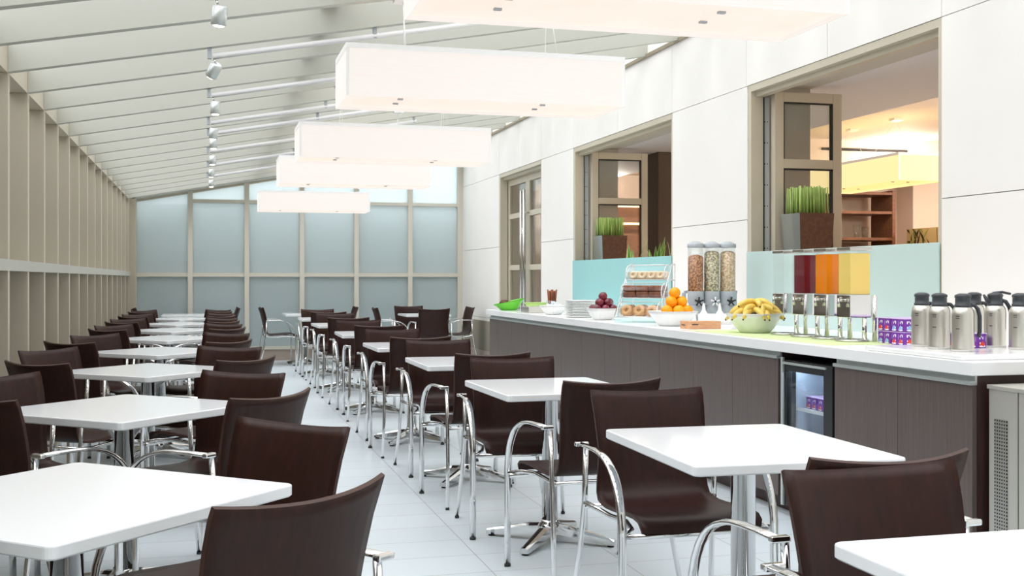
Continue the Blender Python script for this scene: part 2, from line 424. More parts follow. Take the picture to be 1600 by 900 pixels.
# galvanised channel strips with screw holes
for c, nm in ((7.88, 'juice dispensers'), (12.12, 'pastry stand')):
    mb = MB().box(XR + 0.105, XR + 0.112, c - 0.06, c - 0.012, 0.9, HEAD - 0.09, 1)
    mb.box(XR + 0.112, XR + 0.165, c - 0.035, c - 0.012, 0.9, HEAD - 0.09, 0)
    z = 1.0
    while z < 2.55:
        for dx in (0.127, 0.148): mb.box(XR + dx - 0.003, XR + dx + 0.003, c - 0.037, c - 0.034, z, z + 0.008, 1)
        z += 0.16
    trim(mb, ['galvanised', 'gasket'], 'galvanised channel beside the folded glass leaf near the %s' % nm, 'channel')
# folded glazed leaves
def leaf(n, x0, x1, y, label):
    mb = MB(); z0, z1 = 0.92, 2.66; s = 0.075
    for a, c in ((x0, x0 + s), (x1 - s, x1)): mb.bbox(a, c, y - 0.03, y + 0.03, z0, z1, 0.004)
    for a, c in ((z1 - s, z1), (2.085, 2.155), (1.42, 1.49), (z0, z0 + s)): mb.bbox(x0 + s, x1 - s, y - 0.03, y + 0.03, a, c, 0.004)
    for a, c in ((z0 + s, 1.42), (1.49, 2.085), (2.155, z1 - s)):
        for p, q in ((x0 + s, x0 + s + 0.008), (x1 - s - 0.02, x1 - s)): mb.box(p, q, y - 0.028, y - 0.012, a, c, 1)
        mb.box(x0 + s, x1 - s, y - 0.028, y - 0.012, c - 0.012, c, 1)
    o = struct(mb.build('door_%d' % n, ['beige_metal', 'gasket']), label, 'door')
    for a, c in ((z0 + s, 1.42), (1.49, 2.085), (2.155, z1 - s)):
        MB().box(x0 + s, x1 - s, y - 0.006, y + 0.006, a, c).build('pane', 'pane_glass', o)
leaf(1, 4.125, 4.69, 7.77, 'folded beige glazed leaf beside the tall reed planter nearest the juice')
leaf(2, 4.14, 4.80, 12.0, 'folded beige glazed leaf beside the far reed planter')
# double door
def dleaf(n, y0, y1, hy, label):
    mb = MB(); x0, x1 = 4.09, 4.14; s = 0.085; z0, z1 = 0.01, HEAD - 0.09
    for a, c in ((y0, y0 + s), (y1 - s, y1)): mb.bbox(x0, x1, a, c, z0, z1, 0.004)
    lv = [(z0, z0 + 0.2), (0.66, 0.73), (1.37, 1.44), (2.08, 2.15), (z1 - s, z1)]
    for a, c in lv: mb.bbox(x0, x1, y0 + s, y1 - s, a, c, 0.004)
    o = struct(mb.build('door_%d' % n, 'beige_metal'), label, 'door')
    for (a0, a1), (b0, b1) in zip(lv, lv[1:]): MB().box(4.11, 4.12, y0 + s, y1 - s, a1, b0).build('pane', 'pane_glass', o)
    h = MB().cyl((4.02, hy, 0.55), (4.02, hy, 2.42), 0.018)
    for z in (0.8, 2.12): h.cyl((4.02, hy, z), (4.09, hy, z), 0.010)
    h.build('handle', 'chrome_soft', o)
dleaf(3, 14.43, 15.42, 14.50, 'far leaf of the beige glazed double door, with long bar handle')
dleaf(4, 13.43, 14.42, 14.35, 'near leaf of the beige glazed double door, with long bar handle')
# teal glass guards
for n, (a, c) in enumerate(((5.53, 7.87), (9.33, 12.11))):
    struct(MB().bbox(XR - 0.014, XR - 0.002, a, c, 0.92, 1.455, 0.002).build('window_%d' % (30 + n), 'frost_pale' if n == 0 else 'frost_teal'),
           'frosted teal glass guard %s' % ('behind the juice dispensers' if n == 0 else 'behind the pastry stand'), 'window')

# ------------------------------------------------------------------ lounge beyond the openings
LX0, LX1, LY0, LY1 = 4.50, 11.0, 2.0, 17.0
struct(MB().box(XR + 0.3, LX1, LY0, LY1, -0.1, 0.0).build('floor_lounge', 'inner_floor'), 'brown lounge floor', 'floor')
struct(MB().box(LX0, 5.72, LY0, LY1, 2.72, 3.0).build('ceiling_soffit', 'soffit'), 'low grey soffit just inside the openings', 'ceiling')
struct(MB().box(5.72, LX1, LY0, LY1, 2.90, 3.0).build('ceiling_lounge', 'warm_wall'), 'warm lit lounge ceiling', 'ceiling')
struct(MB().box(LX1, LX1 + 0.1, LY0, LY1, 0, 3.0).build('wall_lounge_side', 'warm_wall'), 'warm white side wall of the lounge', 'wall')
struct(MB().box(LX0, LX1, LY0 - 0.1, LY0, 0, 3.0).build('wall_lounge_near', 'warm_wall'), 'warm white near wall of the lounge', 'wall')
struct(MB().box(LX0, 7.2, LY1, LY1 + 0.1, 0, 3.0).build('wall_lounge_far', 'warm_wall'), 'warm white far wall of the lounge', 'wall')
struct(MB().box(7.15, LX1, 13.1, 13.2, 0, 3.0).box(7.15, 7.25, 13.2, LY1, 0, 3.0).build('wall_lounge_shelf', 'warm_wall'), 'warm wall behind the open shelving', 'wall')
# wall corner and slot diffuser on it
struct(MB().box(8.75, 9.6, 12.75, 13.1, 0, 2.9).build('wall_lounge_pier', 'warm_wall'), 'warm white pier beside the leaf mural', 'wall')
struct(MB().box(6.6, 8.9, 12.0, 12.45, 2.52, 2.90).build('ceiling_bulkhead', 'warm_wall'), 'warm white bulkhead above the open shelf unit', 'ceiling')
tag(MB().box(7.0, 8.15, 11.985, 11.999, 2.77, 2.80).build('air_vent', 'gasket'), 'narrow black air slot high on the lounge wall', 'vent')
# dark column
tag(MB().bbox(5.04, 5.50, 12.25, 12.75, 0, 2.72, 0.006).build('column', 'dark_column'), 'dark brown column inside the opening behind the cereal', 'column', None, 'structure')
# open shelving
sh = tag(empty('open_shelf_unit', (7.5, 12.55, 0)), 'brown open shelf unit below the glowing yellow pendant', 'shelf')
X0, X1, D = -0.85, 0.84, 0.48
for k, x in enumerate((X0, 0.03, X1)): MB().bbox(x - 0.022, x + 0.022, 0, D, 0, 2.36, 0.003).build('upright', 'brown_shelf', sh)
for z in (0.25, 0.75, 1.20, 1.52, 1.75, 2.08, 2.32):
    for a, c in ((X0, 0.03), (0.03, X1)): MB().bbox(a + 0.023, c - 0.023, 0.0, D, z - 0.018, z + 0.018, 0.003).build('shelf', 'brown_shelf', sh)
for x, nm in ((7.92, 'taller'), (8.04, 'shorter')):
    z = 1.769; h = 0.17 if nm == 'taller' else 0.14
    tag(MB().lathe([(0.035, 0), (0.045, h * 0.5), (0.05, h), (0.046, h), (0.041, h * 0.5), (0.03, 0.01)], (x, 12.72, z), 16, cap1=True).build('glass_jar', 'acrylic'),
        '%s clear glass jar on the lounge shelf' % nm, 'jar')
# leaf mural on a low partition
mu = tag(empty('mural_panel', (8.42, 12.4, 0)), 'tan partition with bamboo leaf mural beside the shelf unit', 'partition')
MB().box(0, 0.08, -2.4, 0.0, 0, 1.87).build('board', 'tan_panel', mu)
mb = MB()
for k in range(130):
    y = -random.uniform(0.02, 2.2); z = random.uniform(1.2, 1.84); a = random.uniform(-0.6, 2.2); L = random.uniform(0.10, 0.26); w = 0.018
    ca, sa = math.cos(a), math.sin(a)
    pts = [(0, 0), (L * 0.4, w), (L, 0), (L * 0.4, -w)]
    v = []
    for px, pz in pts:
        yy = min(max(y + px * ca - pz * sa, -2.39), -0.005); zz = min(z + px * sa + pz * ca, 1.865); v.append((-0.002 - 0.0004 * (k % 9), yy, zz))
    mb.add(v, [(0, 1, 2, 3)], k % 3)
for k in range(5):
    y = -0.2 - k * 0.45; mb.add([(-0.0015, y, 1.0), (-0.0015, y + 0.012, 1.0), (-0.0015, y + 0.05, 1.86), (-0.0015, y + 0.04, 1.86)], [(0, 1, 2, 3)], 2)
mb.build('leaf_print', ['mural_leaf', 'mural_leaf_light', 'mural_stem'], mu, fix=False)
# back bar with lit niches
bb = tag(empty('back_bar', (6.2, 16.45, 0)), 'brown back bar with glowing orange niches far inside the lounge', 'cabinet')
MB().box(-0.95, 0.9, 0.05, 0.5, 0, 1.95).build('body', 'brown_shelf', bb)
MB().box(-0.95, 0.9, 0.40, 0.5, 1.95, 2.45).box(-0.95, 0.9, 0.05, 0.4, 2.14, 2.20).box(-0.95, 0.9, 0.05, 0.4, 2.42, 2.48).build('niche', 'brown_shelf', bb)
for z in (2.135, 2.41):
    MB().box(-0.9, 0.85, 0.33, 0.39, z - 0.03, z).build('light_strip', 'led_strip', bb)
tag(MB().lathe([(0.05, 0), (0.09, 0.06), (0.08, 0.16), (0.035, 0.26), (0.05, 0.30)], (6.5, 16.44, 1.40 - 1.40), 16).build('floor_vase', 'warm_wall'), 'pale vase standing in front of the back bar', 'vase')

# ------------------------------------------------------------------ pendants
def pendant(loc, L, D, Hh, zb, shade, under, name, label, cat, group, along='x', anchor=None, rope=None):
    r = tag(empty(name, loc), label, cat, group)
    t = 0.006
    if along == 'x': A, B = L, D
    else: A, B = D, L
    # panels overlap past the corners
    MB().box(0, A, 0, t, zb, zb + Hh).build('shade_panel', shade, r)
    MB().box(0, A, B - t, B, zb, zb + Hh).build('shade_panel', shade, r)
    MB().box(0.004, 0.004 + t, t, B - t, zb, zb + Hh).build('shade_panel', shade, r)
    MB().box(A - 0.004 - t, A - 0.004, t, B - t, zb, zb + Hh).build('shade_panel', shade, r)
    MB().box(0.012, A - 0.012, t + 0.001, B - t - 0.001, zb + 0.018, zb + 0.024).build('diffuser', under, r)
    rim = MB()
    for a, c, e, f in ((0, A, -0.004, 0.004), (0, A, B - 0.004, B + 0.004)): rim.box(a, c, e, f, zb + Hh - 0.022, zb + Hh + 0.004)
    for a in (-0.002, A - 0.006): rim.box(a, a + 0.008, 0.005, B - 0.005, zb + Hh - 0.022, zb + Hh + 0.004)
    for a, c in ((-0.001, 0.016), (A - 0.016, A + 0.001)):
        for e, f in ((-0.0015, -0.0003), (B + 0.0003, B + 0.0015)): rim.box(a, c, e, f, zb, zb + Hh - 0.019)
    rim.build('rim', 'shade_rim', r)
    for fx in (0.20, 0.72):
        for fy in (0.30, 0.62):
            x, y = A * (fx if along == 'x' else fy), B * (fy if along == 'x' else fx)
            MB().box(x - 0.014, x + 0.014, y - 0.009, y + 0.009, zb + 0.010, zb + 0.018).build('clip', 'grey_plastic', r)
    for (ax, ay, az) in anchor:
        ax -= loc[0]; ay -= loc[1]
        MB().bbox(ax - 0.05, ax + 0.05, ay - 0.05, ay + 0.05, az - 0.025, az, 0.004).build('ceiling_canopy', 'white_plastic', r)
        ends = [(ax - 0.04, 0.002), (ax + 0.04, B - 0.002)] if along == 'x' else [(0.002, ay - 0.03), (A - 0.002, ay + 0.03)]
        for ex, ey in ends: MB().cyl((ax, ay, az - 0.02), (ex, ey, zb + Hh), 0.0022, 6).build('cable', 'white_plastic', r)
    return r
PY = [3.63, 5.90, 8.95, 11.45, 16.0]
PLAB = ['nearest of the glowing white box pendants, cut by the top of the picture', 'second-nearest glowing white fabric box pendant over the aisle',
        'middle glowing white box pendant of the five in line', 'fourth glowing white box pendant counting from the near end', 'farthest, smallest looking glowing white box pendant before the end wall']
for y, lb in zip(PY, PLAB):
    fy = min(FIN_Y, key=lambda q: abs(q - (y + 0.25)))
    fy = y + 0.25
    nf = min(FIN_Y, key=lambda q: abs(q - fy))
    pendant((0.70, y, 0), 1.53, 0.50, 0.27, 2.20, 'shade_white', 'shade_under', 'box_pendant', lb, 'pendant lamp', 'white box pendants over the dining room',
            'x', [(1.05, nf, zr(1.05) + 0.0 if True else 0), (1.88, nf, zr(1.88))])
pendant((6.55, 9.78, 0), 1.75, 0.55, 0.27, 2.22, 'shade_warm', 'shade_warm_under', 'lounge_pendant', 'glowing yellow box pendant inside the lounge opening', 'pendant lamp', None,
        'y', [(6.85, 10.28, 2.90), (6.87, 11.13, 2.90)])

# ------------------------------------------------------------------ track lights under every other rafter
def track(x0, x1, y, tilt, label):
    r = tag(empty('track_light', (x0, y, 0)), label, 'track light', 'spot tracks under the rafters')
    z0, z1 = zr(x0) - 0.050, zr(x1) - 0.050
    MB().sweep([(0.02, 0, z0), (x1 - x0, 0, z1)], 0.017, 0.017, ref=(0, 1, 0), seg=8).build('rail', 'white_plastic', r)
    for x in (0.0, (x1 - x0) * 0.45, x1 - x0 - 0.03):
        z = zr(x0 + x)
        MB().bbox(x - 0.012, x + 0.012, -0.014, 0.014, z - 0.066, z, 0.003).build('hanger', 'grey_plastic', r)
    MB().cyl((0.025, 0, z0 - 0.01), (0.04, 0, z0 - 0.05), 0.006).build('arm', 'chrome_soft', r)
    head = MB().lathe([(0.026, 0), (0.036, -0.008), (0.036, -0.088), (0.030, -0.092)], (0, 0, 0), 16)
    hm = Matrix.Translation((0.045, 0, z0 - 0.042)) @ Matrix.Rotation(tilt, 4, 'X') @ Matrix.Rotation(tilt * 0.8, 4, 'Y')
    h = head.xf(hm).build('lamp_head', 'aluminium', r)
    MB().lathe([(0.028, -0.0915), (0.020, -0.098)], (0, 0, 0), 14).xf(hm).build('bulb', 'glow_tip', h)
tl = [5, 10, 12, 14, 15, 17, 19, 21]
ords = ['nearest', 'second-nearest', 'third-nearest', 'fourth-nearest', 'fifth-nearest', 'sixth-nearest', 'seventh-nearest', 'eighth-nearest', 'ninth-nearest', 'tenth-nearest']
for i, yy in enumerate((5.49, 6.97, 8.45, 9.94, 10.68, 12.16, 13.65, 15.13)):
    y = min(FIN_Y, key=lambda q: abs(q - yy))
    track(0.02, 2.2, y, 0.55 if i == 1 else (0.0 if i % 3 else 0.12), '%s white spot track under a roof rafter' % ords[i])

# ------------------------------------------------------------------ chair
def bez(p0, p1, p2, p3, n=8):
    o = []
    for i in range(n + 1):
        t = i / n; a = (1 - t) ** 3; b_ = 3 * t * (1 - t) ** 2; c = 3 * t * t * (1 - t); d = t ** 3
        o.append(tuple(a * q0 + b_ * q1 + c * q2 + d * q3 for q0, q1, q2, q3 in zip(p0, p1, p2, p3)))
    return o
def seat_shell():
    # side profile (y, z) from the front lip over the seat up the back
    prof = [(0.262, 0.408), (0.258, 0.428), (0.240, 0.441), (0.20, 0.446), (0.14, 0.444), (0.07, 0.439), (0.0, 0.434), (-0.06, 0.432), (-0.105, 0.437), (-0.140, 0.452),
            (-0.163, 0.478), (-0.176, 0.512), (-0.186, 0.56), (-0.196, 0.62), (-0.208, 0.68), (-0.224, 0.745), (-0.243, 0.80), (-0.254, 0.826)]
    NX = 12; th = 0.011
    def pt(i, j, side):
        y, z = prof[i]
        u = -1 + 2 * j / NX
        q0 = prof[max(i - 1, 0)]; q1 = prof[min(i + 1, len(prof) - 1)]
        ty, tz = q1[0] - q0[0], q1[1] - q0[1]; L = math.hypot(ty, tz); ny, nz = tz / L, -ty / L     # normal pointing behind/below
        ny, nz = -ny, -nz
        back = max(0.0, min(1.0, (z - 0.46) / 0.16)) if i > 8 else 0.0
        hw = 0.220 - 0.012 * back + 0.016 * max(0.0, (z - 0.58) / 0.25)
        if i == 0: hw -= 0.006
        if i == len(prof) - 1: hw -= 0.003
        # back is bent round the sitter, seat is slightly dished
        yy = y + back * 0.044 * (u * u) - 0.008 * back
        zz = z + (0.014 * back * max(0.0, (z - 0.5) / 0.3) * u * u if i > 8 else 0.006 * (u * u))
        s = th if side else 0.0
        return (u * hw, yy + (-ny if False else ny) * s * -1, zz + nz * s * -1)
    mb = MB(); n = len(prof); idx = lambda side, i, j: side * n * (NX + 1) + i * (NX + 1) + j
    mb.v = [pt(i, j, s) for s in (0, 1) for i in range(n) for j in range(NX + 1)]
    def F(f, mi=0, sm=True): mb.f.append(f); mb.m.append(mi); mb.sm.append(sm)
    for i in range(n - 1):
        for j in range(NX):
            F([idx(0, i, j), idx(0, i, j + 1), idx(0, i + 1, j + 1), idx(0, i + 1, j)])
            F([idx(1, i, j), idx(1, i + 1, j), idx(1, i + 1, j + 1), idx(1, i, j + 1)])
        for j in (0, NX): F([idx(0, i, j), idx(0, i + 1, j), idx(1, i + 1, j), idx(1, i, j)], 1, False)
    for i in (0, n - 1):
        for j in range(NX): F([idx(0, i, j), idx(0, i, j + 1), idx(1, i, j + 1), idx(1, i, j)], 1, False)
    return mb
def make_chair():
    r = empty('armchair')
    seat_shell().build('seat_shell', ['wenge', 'wenge_edge'], r)
    for s in (-1, 1):
        x = 0.276 * s
        pts = [(x, 0.245, 0.012), (x, 0.245, 0.22), (x, 0.245, 0.40)] + bez((x, 0.245, 0.43), (x, 0.225, 0.60), (x, 0.12, 0.655), (x, -0.02, 0.655), 9) + [(x, -0.09, 0.655), (x, -0.168, 0.653)]
        k = len(pts)
        rad = [0.92] * 3 + [0.95 + 0.05 * (i / (k - 4)) for i in range(k - 3)]
        a = MB()
        # leg section round, flattening to a flat armrest
        P = [Vector(p) for p in pts]; rings = []
        for i, p in enumerate(P):
            t = (P[min(i + 1, k - 1)] - P[max(i - 1, 0)]).normalized(); rr = Vector((1, 0, 0)); b_ = t.cross(rr)
            f = min(1.0, max(0.0, (i - 2) / 5.0)); w = 0.0150 + 0.0010 * f; h = 0.0095 - 0.0015 * f
            rings.append([p + rr * (math.cos(q) * w) + b_ * (math.sin(q) * h) for q in [2 * PI * j / 12 for j in range(12)]])
        a.rings(rings)
        a.bbox(min(0.246 * s, 0.298 * s), max(0.246 * s, 0.298 * s), -0.178, -0.156, 0.645, 0.661, 0.005)
        fl = a.build('armrest_leg', 'chrome', r)
        MB().sweep([(x, 0.245, 0.0), (x, 0.245, 0.012)], 0.0152, 0.0098, seg=12).build('glide', 'black_plastic', fl)
        rl = MB().sweep([(x - 0.020 * s, -0.163, 0.648), (x - 0.020 * s, -0.176, 0.46), (x - 0.012 * s, -0.208, 0.25), (x * 1.03, -0.262, 0.012)], 0.0105, seg=10).build('rear_leg', 'chrome', r)
        MB().cyl((x * 1.03, -0.263, 0.0), (x * 1.03, -0.262, 0.012), 0.0112, 10).build('glide', 'black_plastic', rl)
    f = MB()
    for s in (-1, 1):
        f.sweep([(0.276 * s, 0.238, 0.405), (0.225 * s, 0.20, 0.418), (0.205 * s, 0.10, 0.423), (0.205 * s, -0.05, 0.412), (0.215 * s, -0.13, 0.418), (0.258 * s, -0.176, 0.44)], 0.0095, seg=8)
    f.cyl((-0.276, 0.225, 0.398), (0.276, 0.225, 0.398), 0.0105, 10)
    f.cyl((-0.258, -0.176, 0.425), (0.258, -0.176, 0.425), 0.0085, 10)
    f.build('seat_frame', 'chrome', r)
    return r
PROTO = None
USED = [False]
def place_chair(x, y, phi, label, group):
    global PROTO
    if PROTO is None:
        PROTO = make_chair(); o = PROTO
        CH[PROTO.name] = kids(PROTO)
        for c in CH[PROTO.name]: CH[c.name] = kids(c) or [] 
    else: o = copy_tree(PROTO)
    o.location = (x, y, 0); o.rotation_euler = (0, 0, phi)
    tag(o, label, 'chair', group)
    return o
def copy_tree(o, parent=None):
    c = o.copy(); COL.objects.link(c)
    if parent is not None: c.parent = parent
    ch = CH.get(o.name)
    if ch is None: ch = kids(o)
    for q in ch: copy_tree(q, c)
    return c

# ------------------------------------------------------------------ tables
def rrect(hx, hy, r, n=5):
    p = []
    for cx, cy, a0 in ((hx - r, hy - r, 0), (-hx + r, hy - r, PI / 2), (-hx + r, -hy + r, PI), (hx - r, -hy + r, 1.5 * PI)):
        for k in range(n + 1):
            a = a0 + PI / 2 * k / n; p.append((cx + r * math.cos(a), cy + r * math.sin(a)))
    return p
def make_table(hx, hy, base_rot, name):
    r = empty(name)
    b3 = 0.004; z0, z1 = 0.712, 0.742
    R = []
    for ins, z in ((b3, z0), (0, z0 + b3), (0, z1 - b3), (b3 * 0.3, z1 - b3 * 0.3), (b3, z1)):
        R.append([(x, y, z) for x, y in rrect(hx - ins, hy - ins, 0.022 - ins * 0.5)])
    MB().rings(R, smooth=False).build('tabletop', 'table_white', r)
    MB().lathe([(0.038, 0.085), (0.038, 0.70), (0.10, 0.702), (0.10, 0.712)], seg=28).build('column', 'chrome', r)
    h = MB().lathe([(0.058, 0.055), (0.056, 0.08), (0.042, 0.095), (0.042, 0.105)], seg=24).build('hub', 'chrome', r)
    for k in range(4):
        a = base_rot + k * PI / 2
        RR = []
        for d, w, zb, zt in ((0.03, 0.030, 0.042, 0.088), (0.10, 0.028, 0.034, 0.082), (0.20, 0.025, 0.020, 0.060), (0.30, 0.022, 0.010, 0.040), (0.325, 0.020, 0.010, 0.034)):
            ring = []
            for (u, z) in ((-w, zb), (w, zb), (w * 0.9, zt * 0.75 + zb * 0.25), (w * 0.35, zt), (-w * 0.35, zt), (-w * 0.9, zt * 0.75 + zb * 0.25)):
                ring.append((d * math.cos(a) - u * math.sin(a), d * math.sin(a) + u * math.cos(a), z))
            RR.append(ring)
        f = MB().rings(RR, smooth=False).build('foot', 'chrome', r)
        MB().cyl((0.305 * math.cos(a), 0.305 * math.sin(a), 0), (0.305 * math.cos(a), 0.305 * math.sin(a), 0.012), 0.016, 10).build('glide', 'black_plastic', f)
    CH[r.name] = kids(r)
    for c in CH[r.name]: CH[c.name] = kids(c)
    return r
protoR = protoL = None
# row beside the buffet: (x, y) of the tables, y of the far chair and of the near chair
RT = [(1.49, 1.57, 1.99, None), (1.615, 3.235, 3.75, 2.55), (1.585, 5.20, 5.54, 4.58), (1.57, 6.92, 7.33, 6.33), (1.535, 8.70, 9.02, 8.17),
      (1.52, 10.72, 11.18, 10.26), (1.50, 12.90, 13.42, 12.34), (1.495, 14.92, 15.36, 14.48)]
CX = [(1.418, None), (1.587, 1.53), (1.53, 1.572), (1.516, 1.515), (1.474, 1.46), (1.48, 1.49), (1.48, 1.46), (1.46, 1.47)]
rjit = [0.0, -0.03, 0.02, 0.0, 0.01, -0.02, 0.02, 0.0]
fj = [0.07, 0.014, -0.08, 0.02, 0.014, 0.03, 0.0, 0.02]; nj = [0, 0.075, 0.13, 0.11, 0.05, -0.03, 0.02, 0.02]
for i, (x, y, yf, yn) in enumerate(RT):
    if protoR is None: protoR = make_table(0.325, 0.395, math.atan2(0.395, 0.325), 'cafe_table'); o = protoR
    else: o = copy_tree(protoR)
    o.location = (x, y, 0); o.rotation_euler = (0, 0, rjit[i])
    tag(o, '%s white cafe table of the row beside the buffet' % ords[i] if i else 'white cafe table at the bottom right corner of the picture', 'table', 'white tables in the row beside the buffet')
    nm = ('%s buffet-row table' % ords[i]) if i else 'table at the bottom right corner'
    place_chair(CX[i][0], yf, PI + fj[i], 'dark wood armchair far side of the %s, facing forwards' % nm, 'armchairs of the row beside the buffet')
    if yn is not None:
        place_chair(CX[i][1], yn, nj[i], 'dark wood armchair near side of the %s, seen from behind' % nm, 'armchairs of the row beside the buffet')
# end table of that row with chairs at its sides
o = copy_tree(protoR); o.location = (1.42, 16.95, 0); o.rotation_euler = (0, 0, 0); tag(o, 'farthest white cafe table of the row beside the buffet', 'table', 'white tables in the row beside the buffet')
place_chair(0.99, 16.9, -PI / 2 + 0.05, 'dark wood armchair in profile before the end wall, on the aisle side', 'armchairs of the row beside the buffet')
place_chair(1.93, 16.95, PI / 2, 'dark wood armchair opposite the profile chair at the end of the buffet row', 'armchairs of the row beside the buffet')
# table by the end of the counter
o = copy_tree(protoR); o.location = (3.06, 16.30, 0); tag(o, 'white cafe table standing alone beyond the far end of the counter', 'table', 'white tables in the row beside the buffet')
for (x, y, p, w) in ((2.56, 16.3, -PI / 2, 'its left'), (3.55, 16.35, PI / 2 + 0.05, 'its right'), (2.98, 16.95, PI, 'its far side'), (3.03, 15.65, 0.06, 'its near side')):
    place_chair(x, y, p, 'dark wood armchair at the lone table past the counter, on %s' % w, 'armchairs of the lone table past the counter')
# diamond-set row along the glazed side
LTY = [2.84, 4.77, 6.70, 8.43, 10.26, 11.88, 13.55, 15.25]
LA = [0.84, 0.83, 0.82, 0.80, 0.80, 0.79, 0.79, 0.79]
lj = random.Random(3)
DG = math.radians
SPOT = {(0, 3): (0.052, 2.395, DG(38.6)), (0, 0): (0.075, 3.165, DG(130.3)), (1, 3): (0.07, 4.30, DG(47.7)), (1, 0): (0.025, 4.985, DG(141)), (2, 3): (0.05, 6.19, DG(46.2)),
        (2, 0): (0.02, 6.93, DG(146)), (3, 3): (-0.005, 7.93, DG(46.7)), (2, 2): (-0.665, 6.17, DG(-41)), (2, 1): (-0.725, 7.0, DG(-129)), (3, 2): (-0.725, 8.05, DG(-39)), (1, 1): (-0.705, 5.07, DG(-133)), (0, 1): (-0.735, 3.10, DG(-135)), (0, 2): (-0.69, 2.46, DG(-46))}
for i, y in enumerate(LTY):
    if protoL is None: protoL = make_table(0.375, 0.375, 0.0, 'diamond_table'); o = protoL
    else: o = copy_tree(protoL)
    x = -0.315
    o.location = (x, y, 0); o.rotation_euler = (0, 0, LA[i])
    tag(o, '%s white square table set diamond-wise by the left glazing' % ords[i], 'table', 'white diamond-set tables')
    for k, w in ((0, 'aisle side, seen from the front'), (1, 'wall side, seen from the front'), (2, 'wall side, seen from behind'), (3, 'aisle side, seen from behind')):
        a = LA[i] + k * PI / 2
        d = 0.465
        cx, cy = x + d * math.cos(a), y + d * math.sin(a)
        if k in (1, 2): cx += 0.01
        ph = a + PI / 2 + lj.uniform(-0.05, 0.05)
        if (i, k) in SPOT: cx, cy, ph = SPOT[i, k]
        place_chair(cx, cy, ph, 'dark wood armchair at %s diamond-set table by left glazing, %s' % (ords[i], w), 'armchairs of the diamond-set row')
o = copy_tree(protoR); o.location = (-0.28, 16.95, 0); o.rotation_euler = (0, 0, 0); tag(o, 'last white table of the left row, before the end wall', 'table', 'white diamond-set tables')
place_chair(-0.76, 16.85, -PI / 2, 'dark wood armchair at the last left-row table, on the glazing side', 'armchairs of the diamond-set row')
place_chair(0.22, 16.85, PI / 2, 'dark wood armchair at the last left-row table, on the aisle side', 'armchairs of the diamond-set row')

# ------------------------------------------------------------------ buffet counter
CF, CZ = 2.93, 0.92
Y0, Y1 = 3.88, 12.0
top = MB().bbox(CF, XR - 0.003, Y0, Y1, CZ - 0.055, CZ, 0.004)
tag(top.build('worktop', 'counter_white'), 'long white buffet worktop along the wall', 'worktop')
def cabinet(y0, y1, splits, label, end=None):
    r = tag(empty('buffet_cabinet', (0, (y0 + y1) / 2, 0)), label, 'cabinet')
    oy = (y0 + y1) / 2
    mb = MB().box(CF + 0.055, XR - 0.005, y0 - oy, y1 - oy, 0.08, CZ - 0.057)
    mb.box(CF + 0.11, XR - 0.005, y0 + 0.02 - oy, y1 - 0.02 - oy, 0.0, 0.08)
    mb.build('carcass', 'panel_dark', r)
    sp = sorted(splits)
    for a, c in zip(sp, sp[1:]):
        MB().bbox(CF + 0.032, CF + 0.054, a + 0.0012 - oy, c - 0.0012 - oy, 0.09, CZ - 0.097, 0.0008, seg=1).build('door', 'panel_wood', r)
    ch = MB().box(CF + 0.022, CF + 0.054, y0 - oy, y1 - oy, CZ - 0.096, CZ - 0.080).box(CF + 0.044, CF + 0.054, y0 - oy, y1 - oy, CZ - 0.080, CZ - 0.057)
    ch.build('grip_channel', 'aluminium', r)
    return r
seams = [5.52 + 0.551 * k for k in range(0, 12)]
cabinet(5.52, 11.95, [q for q in seams if q <= 11.6] + [11.95], 'long dark wood buffet cabinet from the fridge to the far end')
cabinet(3.92, 4.955, [3.92, 4.43, 4.955], 'dark wood cabinet below the flasks, near end of the buffet')
# fridge
fr_ = tag(empty('display_fridge', (0, 5.235, 0)), 'black glass-door fridge built in below the juice dispensers', 'fridge')
b0, b1 = -0.25, 0.25
mb = MB().box(3.0, 3.52, b0, b0 + 0.03, 0.02, 0.82).box(3.0, 3.52, b1 - 0.03, b1, 0.02, 0.82).box(3.0, 3.52, b0, b1, 0.02, 0.10).box(3.0, 3.52, b0, b1, 0.79, 0.82).box(3.49, 3.52, b0, b1, 0.1, 0.79, 1)
mb.box(3.03, 3.49, b1 - 0.034, b1 - 0.03, 0.1, 0.79, 1)
mb.build('body', ['black_plastic', 'fridge_inside'], fr_)
mb = MB().bbox(2.968, 2.998, b1 - 0.036, b1, 0.05, 0.82, 0.003).bbox(2.968, 2.998, b0, b0 + 0.085, 0.05, 0.82, 0.003).bbox(2.968, 2.998, b0 + 0.085, b1 - 0.036, 0.765, 0.82, 0.003).bbox(2.968, 2.998, b0 + 0.085, b1 - 0.036, 0.05, 0.12, 0.003)
dr = mb.build('door', 'black_plastic', fr_)
MB().box(2.978, 2.984, b0 + 0.085, b1 - 0.036, 0.12, 0.765).build('pane', 'fridge_glass', dr)
MB().bbox(2.955, 2.968, b1 - 0.022, b1 - 0.002, 0.05, 0.835, 0.002).bbox(2.955, 2.968, b0 + 0.05, b1 - 0.022, 0.800, 0.812, 0.002).build('handle_trim', 'aluminium', fr_)
for z in (0.565, 0.335):
    s_ = MB()
    for k in range(9): s_.box(3.03, 3.48, b0 + 0.04 + k * 0.05, b0 + 0.044 + k * 0.05, z - 0.004, z)
    s_.box(3.03, 3.036, b0 + 0.03, b1 - 0.034, z - 0.012, z + 0.006)
    s_.build('shelf', 'white_plastic', fr_)
MB().box(3.02, 3.04, b0 + 0.06, b1 - 0.06, 0.775, 0.788).build('lamp', 'fridge_led', fr_)

